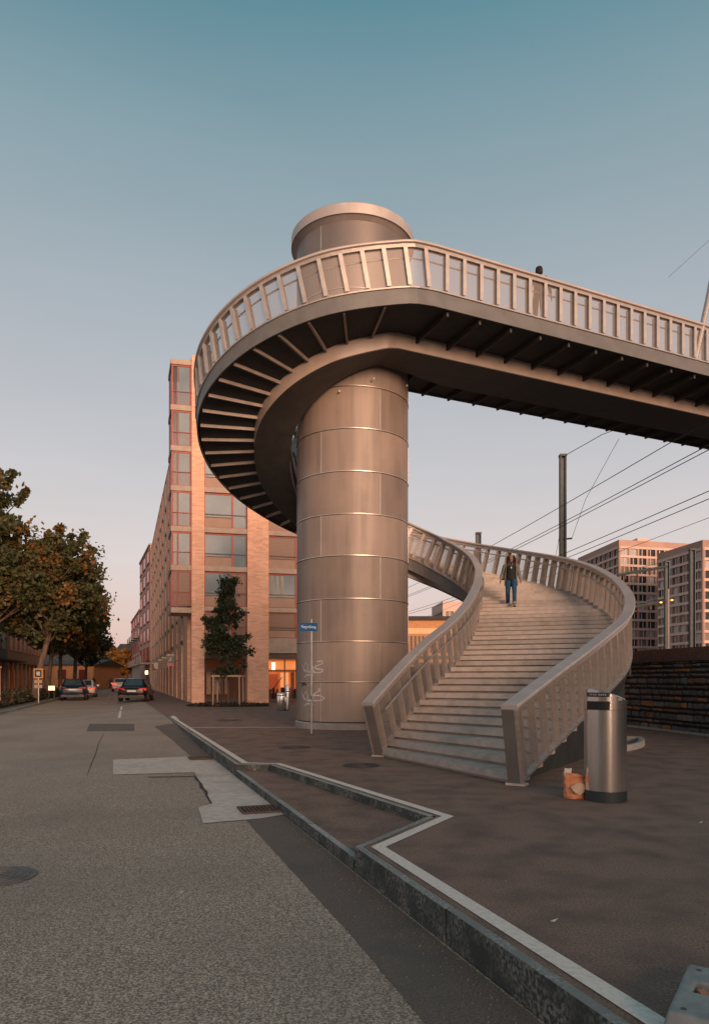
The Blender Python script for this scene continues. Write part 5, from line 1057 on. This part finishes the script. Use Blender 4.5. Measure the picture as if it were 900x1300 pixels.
    MB().box((-.26,-hl-.035,.62 if not suv else .74),(.26,-hl+.02,.735 if not suv else .855), M4).obj('number_plate', mat('plate', (.62,.6,.56), rough=.5), t_)
    MB().box((-hw*.86,-hl-.03,.26),(hw*.86,-hl+.25,.42), M4).obj('bumper', mat('bumper_black', (.015,.015,.016), rough=.5), t_)
    ty, rm = mat('tyre', (.018,.018,.018), rough=.85), mat('rim', (.3,.3,.31), rough=.3, metal=.8)
    for s in (-1, 1):
        for y in (-hl + .82, hl - .85):
            c0, c1 = M4 @ Vector((s*(hw-.22), y, .32)), M4 @ Vector((s*(hw-.005), y, .32)); wh = MB().tube([c0, c1], .32, 24).obj('wheel', ty, t_); c2 = M4 @ Vector((s*(hw+.004), y, .32)); MB().tube([c1, c2], .2, 16).obj('rim', rm, wh)
    return t_
RZ = R(17.5)
M_BLK = mat('paint_black', (.007,.007,.008), rough=.28, spec=.4); M_BLU = mat('paint_blue', (.003,.022,.045), (.003,.018,.036), scale=1, rough=.3, spec=.4); M_WHT = mat('paint_white', (.6,.58,.56), rough=.3)
def on_road(u, Y): X = (u-450)/900*Y; return Vector((X, Y, road_z(X, Y)))
car('parked_car', 'black saloon car driving away along the brick facade', on_road(174, 45.8), R(9), M_BLK, lights=.5)
car('parked_car', 'blue hatchback parked by the left kerb under the trees', on_road(95.5, 53), RZ, M_BLU, 4.3, 1.82, 1.55, True, .2)
car('parked_car', 'white car parked just ahead of the blue hatchback', on_road(109.5, 61), RZ, M_WHT, 4.2, 1.75, 1.46, False, .8)
car('parked_car', 'distant white car with glowing tail lights in the middle of the street', on_road(153, 84), RZ, M_WHT, 4.5, 1.85, 1.5, True, 3)
# ------------------------------------------------------------------ people
def skin_mesh(name, V, E, rad, m, parent, M4, sub=2, root=0):
    me = bpy.data.meshes.new(name); me.from_pydata([tuple(v) for v in V], E, []); me.update(); o = bpy.data.objects.new(name, me); o.data.materials.append(m); o.matrix_basis = M4; link(o, parent)
    sk = o.modifiers.new('skin', 'SKIN'); sk.use_smooth_shade = True; ly = me.skin_vertices[0] if me.skin_vertices else None
    if ly is None:
        bm_ = bmesh.new(); bm_.from_mesh(me); bm_.verts.layers.skin.verify(); bm_.to_mesh(me); bm_.free(); ly = me.skin_vertices[0]
    for i, r_ in enumerate(rad):
        d = ly.data[i]; d.radius = r_ if hasattr(r_, '__len__') else (r_, r_); d.use_root = (i == root)
    s_ = o.modifiers.new('sub', 'SUBSURF'); s_.levels = s_.render_levels = sub; return o
def chain(B, pts, rad, parent=None):
    V, E, Rd = B; k = parent
    for p, r_ in zip(pts, rad):
        V.append(p); Rd.append(r_)
        if k is not None: E.append((k, len(V)-1))
        k = len(V)-1
    return k
M_SKIN = mat('skin', (.36,.17,.11), (.3,.14,.09), scale=9, rough=.55); M_SKIN2 = mat('skin_shade', (.3,.15,.1), rough=.6)
def person(label, loc, yaw, h=1.64, pose='walk', top=None, legs=None, hair=None, jacket=None, long_hair=True, detail=True):
    s = h/1.7; t_ = thing('person', loc, label, 'person'); M4 = Matrix.Translation(loc) @ Matrix.Rotation(yaw, 4, 'Z') @ Matrix.Scale(s, 4)
    v = Vector; st = .20 if pose == 'walk' else .02          # local frame: -y is forward
    hipL, hipR = v((.09,0,.9)), v((-.09,0,.9)); knL, knR = v((.1,-st*.75,.5)), v((-.1,st*.2-.05,.49)); anL, anR = v((.1,-st,.1)), v((-.1,st*1.1,.13 if pose == 'walk' else .1))
    shL, shR = v((.175,.01,1.38)), v((-.175,.01,1.38)); elL, elR = v((.25,.05 - st*.2,1.11)), v((-.27,.04 + st*.2,1.12)); wrL, wrR = v((.29,-.06,.89)), v((-.32,-.03,.9))
    B = ([], [], []); chain(B, [v((0,0,.95)), v((0,0,1.1)), v((0,.01,1.25)), v((0,.015,1.38)), v((0,.01,1.46)), v((0,-.005,1.52)), v((0,-.01,1.58)), v((0,0,1.65)), v((0,.005,1.69))], [(.14,.1), (.12,.085), (.14,.095), (.13,.08), (.052,.052), (.062,.07), (.074,.088), (.075,.09), (.045,.055)])
    chain(B, [v((0,-.1,1.565)), ], [(.012,.015)], 6)
    for hp, kn, an in ((hipL, knL, anL), (hipR, knR, anR)):
        k = chain(B, [hp, hp.lerp(kn,.5), kn, kn.lerp(an,.4), an], [(.085,.09), (.072,.076), (.052,.055), (.05,.052), (.034,.036)], 0); chain(B, [an + v((0,-.06,-.06)), an + v((0,-.16,-.075))], [(.038,.03), (.03,.02)], k)
    hands = []
    for sh, el_, wr in ((shL, elL, wrL), (shR, elR, wrR)):
        k = chain(B, [sh, sh.lerp(el_,.5), el_, el_.lerp(wr,.5), wr], [(.055,.055), (.045,.045), (.037,.037), (.032,.032), (.023,.026)], 3)
        d = (wr - el_).normalized(); side = v((0,1,0)); k = chain(B, [wr + d*.045, wr + d*.085], [(.018,.036), (.017,.038)], k); sx_ = 1 if wr.x > 0 else -1
        for q, (oy, ln) in enumerate(((-.03,.06), (-.01,.07), (.01,.066), (.03,.05))):
            b0 = wr + d*.095 + side*oy; kk = chain(B, [b0, b0 + d*ln*.5 + v((-sx_*.006,0,0)), b0 + d*ln + v((-sx_*.022,0,0))], [.0085,.008,.007], k)
        b0 = wr + d*.03 + side*-.035; chain(B, [b0, b0 + d*.03 + side*-.02 + v((-sx_*.01,0,0)), b0 + d*.06 + side*-.022 + v((-sx_*.016,0,0))], [.011,.0095,.008], k - 1)
    skin_mesh('body', *B[:2], B[2], M_SKIN, t_, M4)
    # trousers
    B = ([], [], []); chain(B, [v((0,0,.96)), v((0,0,1.03))], [(.155,.118), (.145,.108)])
    for hp, kn, an in ((hipL, knL, anL), (hipR, knR, anR)): chain(B, [hp, hp.lerp(kn,.5), kn, kn.lerp(an,.5), kn.lerp(an,.86)], [(.1,.105), (.088,.092), (.072,.075), (.066,.07), (.06,.066)], 0)
    skin_mesh('trousers', *B[:2], B[2], legs, t_, M4)
    if detail:
        for kn, an in ((knL, anL), (knR, anR)): MB().tube([kn.lerp(an,.80), kn.lerp(an,.93)], [.071,.073], 14).obj('trouser_cuff', mat('cuff_denim', (.3,.36,.4), rough=.85), t_, True, M4)
    for an in (anL, anR):
        B = ([], [], []); chain(B, [an + v((0,.03,-.05)), an + v((0,-.05,-.062)), an + v((0,-.17,-.078))], [(.048,.046), (.05,.036), (.04,.022)]); skin_mesh('shoe', *B[:2], B[2], mat('shoe_black', (.015,.015,.015), rough=.6), t_, M4)
    B = ([], [], []); chain(B, [v((0,0,.84)), v((0,0,.95)), v((0,0,1.1)), v((0,.005,1.25)), v((0,.01,1.39)), v((0,.012,1.45)), v((0,.01,1.5))], [(.17,.13), (.172,.132), (.15,.115), (.16,.12), (.165,.105), (.085,.08), (.058,.06)])
    if not jacket:
        for sh, el_, wr in ((shL, elL, wrL), (shR, elR, wrR)): chain(B, [sh, sh.lerp(el_,.5), el_, el_.lerp(wr,.6), wr.lerp(el_,.06)], [(.072,.072), (.06,.06), (.052,.052), (.045,.045), (.036,.036)], 4)
    skin_mesh('top', *B[:2], B[2], top, t_, M4)
    if jacket:
        # open coat: shell round the back and sides, plus sleeves
        V = []; F = []; n_ = 20; lev = [(.72,.2,.165), (.85,.195,.16), (.98,.18,.145), (1.12,.172,.135), (1.26,.182,.14), (1.36,.185,.125), (1.42,.13,.1)]
        for off in (0, .014):
            for z, rx, ry in lev:
                for j in range(n_+1): an = R(-90 + 58 - 8*(z-1)) + (R(360 - 116 + 16*(z-1)))*j/n_; V.append((rx*math.cos(an) + off*math.cos(an), .012 + ry*math.sin(an) + off*math.sin(an) + (.05*max(0, 1-z)), z + .015*math.sin(an*3)*(z < .8)))
        w2 = n_+1; T_ = len(lev)*w2
        for i in range(len(lev)-1):
            for j in range(n_): a = i*w2+j; F += [(a, a+w2, a+w2+1, a+1), (T_+a, T_+a+1, T_+a+w2+1, T_+a+w2)]
        for i in range(len(lev)-1):
            for e in (0, n_): a = i*w2+e; F.append((a, T_+a, T_+a+w2, a+w2))
        for j in range(n_): F.append((j, j+1, T_+j+1, T_+j))
        obj('coat', (V, F), jacket, t_, True, M4)
        for sh, el_, wr in ((shL, elL, wrL), (shR, elR, wrR)):
            B = ([], [], []); chain(B, [sh + v((0,0,.02)), sh.lerp(el_,.5), el_, el_.lerp(wr,.6), el_.lerp(wr,.93)], [(.078,.085), (.066,.068), (.058,.058), (.052,.052), (.048,.048)]); skin_mesh('coat_sleeve', *B[:2], B[2], jacket, t_, M4)
    if hair:
        B = ([], [], []); chain(B, [v((0,.012,1.70)), v((0,.035,1.64)), v((0,.055,1.56)), v((0,.07,1.46))], [(.1,.105), (.108,.1), (.11,.08), (.115,.065)])
        if long_hair:
            chain(B, [v((.088,-.01,1.6)), v((.105,-.02,1.47)), v((.105,-.04,1.32))], [(.04,.06), (.048,.055), (.036,.04)], 1); chain(B, [v((-.088,-.01,1.6)), v((-.105,-.02,1.47)), v((-.105,-.04,1.32))], [(.04,.06), (.048,.055), (.036,.04)], 1); chain(B, [v((0,.075,1.34))], [(.12,.05)], 3)
        skin_mesh('hair', *B[:2], B[2], hair, t_, M4)
    if detail:
        for sx_ in (-1, 1): MB().lathe((sx_*.032,-.093,1.595), [(.003,-.008),(.012,0),(.003,.008)], 8).obj('eye', M_SBLK, t_, False, M4); MB().box((sx_*.032-.018,-.1,1.615),(sx_*.032+.018,-.085,1.622)).obj('eyebrow', M_SBLK, t_, False, M4)
        MB().box((-.022,-.094,1.528),(.022,-.08,1.538)).obj('mouth', mat('lips', (.3,.06,.05), rough=.5), t_, False, M4)
        MB().tube([v((.05,-.1,1.44)), v((.02,-.12,1.34)), v((0,-.135,1.29)), v((-.02,-.12,1.34)), v((-.05,-.1,1.44))], .004, 5).obj('necklace', M_STEEL, t_, False, M4); MB().lathe((0,-.14,1.27), [(.004,-.035),(.022,-.02),(.022,.01),(.004,.025)], 8).obj('pendant', mat('pendant', (.75,.72,.7), rough=.3), t_, False, M4)
        bev(MB().box((-.3,.02,.92),(-.2,.2,1.14)).obj('shoulder_bag', M_SBLK, t_, False, M4), .02); MB().tube([v((-.25,.1,1.14)), v((-.2,.05,1.3)), v((-.1,.02,1.43))], .012, 6).obj('bag_strap', M_SBLK, t_, False, M4)
    return t_
zi = np.arange(900)
def stair_z(x, y):
    best = None
    for i in range(0, 900):
        a, b = I2[i], O2[i]; d = b - a; l2 = d @ d; f = ((np.array([x, y]) - a) @ d)/l2; q = a + d*f - np.array([x, y]); e = q @ q
        if 0 <= f <= 1 and (best is None or e < best[0]): best = (e, zf[i])
    return math.floor(best[1]/RISE)*RISE + RISE
wy = min(np.linspace(18.5, 23.5, 60), key=lambda q: abs(stair_z((648.5-450)/900*q, q) - (CAMZ + (HOR - 773.5)*q/FPX)))
wx = (648.5-450)/900*wy; wz = stair_z(wx, wy)
person('woman in open grey green coat, black top and blue jeans walking down the stair', (wx, wy, wz), R(-12), 69*wy/900*.985, 'walk', mat('top_black', (.012,.012,.013), rough=.8), mat('denim', (.015,.075,.14), (.01,.055,.11), scale=9, rough=.85), mat('hair_dark', (.012,.008,.007), rough=.85), mat('coat_green', (.2,.2,.165), (.15,.15,.125), scale=8, rough=.85))
x, y = at(684, 0, 18.95).x, 18.95
person('dark haired person standing behind the railing up on the bridge deck', (x, y, ZTOP), R(165), 1.62, 'stand', mat('jacket_dark', (.015,.015,.018), rough=.8), mat('trousers_rust', (.05,.03,.028), rough=.85), mat('hair_dark', (.018,.01,.008)), None, False, False)
for (u, Y, lab, c) in ((119, 92, 'pedestrian in dark clothes on the left pavement past the parked cars', (.03,.025,.025)), (141, 110, 'far pedestrian crossing behind the distant white car', (.05,.05,.06))):
    X = (u-450)/900*Y; person(lab, (X, Y, road_z(X, Y) + (.1 if u < 130 else 0)), R(20), 1.72, 'walk', mat('cloth%d' % u, c, rough=.85), mat('trouser%d' % u, (.025,.025,.03), rough=.85), mat('hair_dark', (.018,.01,.008)), None, False, False)
o = obj('fallen_leaf', ([(wx+.55, wy-.35, wz-.13), (wx+.65, wy-.42, wz-.12), (wx+.78, wy-.36, wz-.10), (wx+.66, wy-.28, wz-.11)], [(0,1,2,3)]), mat('leaf_orange', (.55,.2,.04), rough=.7)); tag(o, 'orange leaf on the step beside the walking woman', 'leaf')

# grit and small stones gathered along the foot of the kerb
P = []
for _ in range(2600):
    Y = random.uniform(2.2, 17); d = abs(random.gauss(0, .16)) if random.random() < .75 else random.uniform(0, .9); x = KX(Y) - .03 - d; P.append((x, Y, road_z(x, Y) + .006))
for _ in range(900):
    y = random.uniform(2.2, 12); x = KX(y) - random.uniform(.3, 5.5); P.append((x, y, road_z(x, y) + .005))
for _ in range(700):
    p = ray(random.uniform(480, 1000), random.uniform(985, 1320)); k_ = KX(p.y) + .35
    if p.x > k_ and not (p.x < .95 and 5.8 < p.y < 12): P.append((p.x, p.y, .004))
V = []; F = []
for (x, y, z) in P:
    s = random.choice((.003, .004, .005, .006, .009)); k = len(V); a = random.random()*3
    for q in range(3): V.append((x + s*math.cos(a + 2.1*q)*random.uniform(.7,1.2), y + s*math.sin(a + 2.1*q)*random.uniform(.7,1.2), z - .004))
    V.append((x, y, z + s*.7)); F += [(k, k+1, k+3), (k+1, k+2, k+3), (k+2, k, k+3)]
g = obj('grit', (V, F), vary(mat('grit_stone', (.22,.19,.165), (.1,.085,.072), scale=60, rough=.9))); g['kind'] = 'stuff'; g['label'] = 'loose grit along the kerb and on the asphalt'; g['category'] = 'grit'
